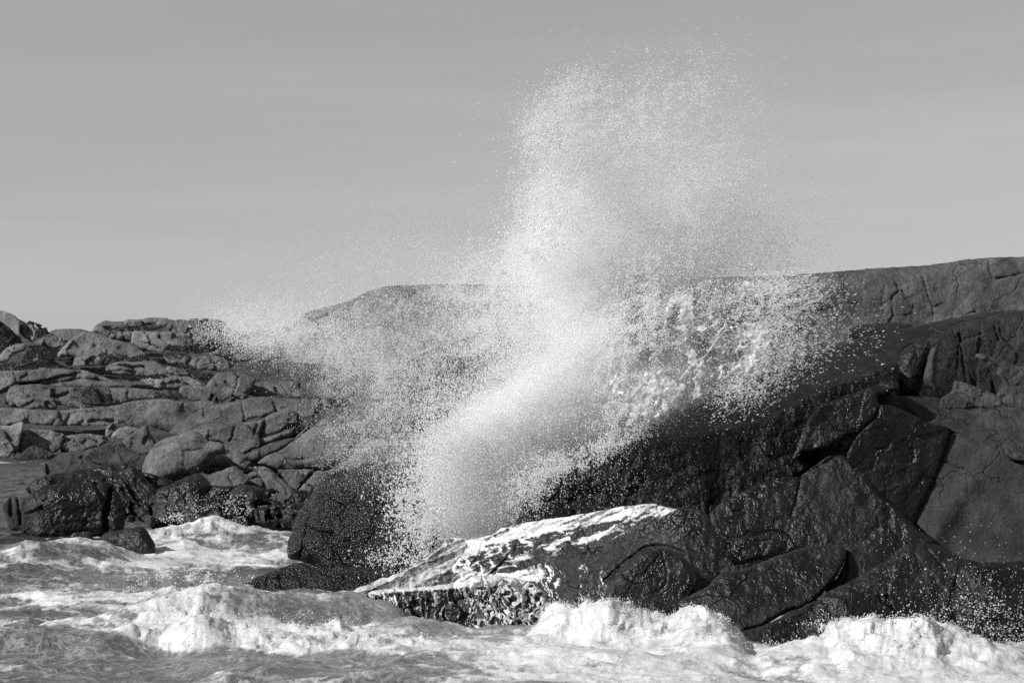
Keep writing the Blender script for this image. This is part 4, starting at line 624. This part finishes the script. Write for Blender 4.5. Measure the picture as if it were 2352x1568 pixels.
# separate splashes
def burst(name, label, items, seed, Y, spread, **k):
    o = put(name, items, seed, Y, spread, parent=None, big=True, **k); tag(o, label, 'spray', 'small bursts of spray over the surf', 'stuff'); return o
burst('spray_drops', 'big white drops flying over the dark wall at the lower right', [(2280, 1420, 190, 100, 0, 1300, 1.35, 90, 1.1), (2220, 1350, 190, 150, 0, 300, 1.2, 90, 1.1), (2330, 1470, 160, 50, 0, 1000, 1.5, 90, 1.1), (2180, 1450, 120, 60, 0, 300, 1.8, 90, 1.1), (2280, 1430, 190, 90, 0, 90, 2.7, 90, 1.1)], 31, 42, .8, clump=.5)
burst('spray_drops', 'small drops tossed from the breaking crest at the right', [(1960, 1432, 120, 20, 0, 260, 1.6, 80, 1.3), (2060, 1425, 90, 20, 0, 160, 1.8, 80, 1.3), (1800, 1480, 90, 20, -5, 160, 1.5, 60, 1.3), (1900, 1460, 20, 40, 0, 90, 1.8, 90, 1.5)], 32, 39.7, .2)
burst('spray_drops', 'fine drops in front of the black rock at the far left surf', [(470, 1160, 90, 40, 0, 220, 1.0, 60, 1.1), (540, 1170, 30, 34, 0, 240, 1.2, 80, 1.3), (420, 1185, 60, 26, 0, 200, 1.4, 60, 1.2)], 33, 78, 1.0)
burst('spray_drops', 'drops above the low wave crest at lower left', [(440, 1322, 120, 16, 0, 380, 1.4, 80, 1.3), (330, 1350, 60, 24, 0, 150, 1.4, 80, 1.3), (640, 1420, 260, 30, 0, 420, 1.3, 80, 1.2), (450, 1420, 50, 26, 0, 260, 1.5, 80, 1.3)], 34, 43, .8)
# fine mist: one soft volume filling the plume
BL = [(1330, 985, 130, 60, 1.19), (1220, 1040, 110, 80, 1.7), (1440, 945, 120, 50, 0.5), (1130, 1140, 110, 110, 1.36), (700, 800, 200, 80, 0.08), (1040, 760, 330, 130, 0.07), (1070, 1200, 95, 80, 2.43), (1055, 1110, 100, 95, 2.62), (1080, 1030, 110, 85, 2.62), (1150, 975, 120, 90, 2.62), (1230, 930, 120, 95, 2.62), (1300, 880, 130, 95, 2.43), (1350, 810, 120, 95, 1.87), (1345, 730, 120, 95, 1.4),
      (1320, 650, 140, 90, 1.22), (1285, 590, 130, 70, 1.12), (1390, 560, 150, 90, 0.495), (1420, 900, 130, 90, 1.5), (1530, 870, 150, 80, 0.44), (1610, 840, 120, 60, 0.193), (1300, 450, 130, 130, 0.138), (1280, 320, 100, 110, 0.154), (1580, 430, 200, 190, 0.066), (1490, 600, 210, 100, 0.248), (1150, 740, 190, 120, 0.165), (960, 830, 260, 120, 0.066), (850, 970, 130, 170, 0.077), (1640, 600, 200, 120, 0.11)]
def mbox(name, u0, u1, v0, v1, Ya, Yb, mat):
    c = [W3(u, v, 58.0) for u, v in ((u0, v1), (u1, v1), (u1, v0), (u0, v0))]; V = []
    for Yq in (Ya, Yb): V += [[q[0], Yq, q[2]] for q in c]
    f = np.array([[0, 1, 2, 3], [5, 4, 7, 6], [4, 0, 3, 7], [1, 5, 6, 2], [3, 2, 6, 7], [4, 5, 1, 0]]); return mesh_obj(name, np.array(V, float), [f], mat, splash, smooth=False)
mbox('mist', 640, 1880, 130, 1290, 56.5, 60.4, mist_material(BL, 58.5))
for ch in splash.children: ch['kind'] = 'stuff'      # nobody could count drops, shreds or mist
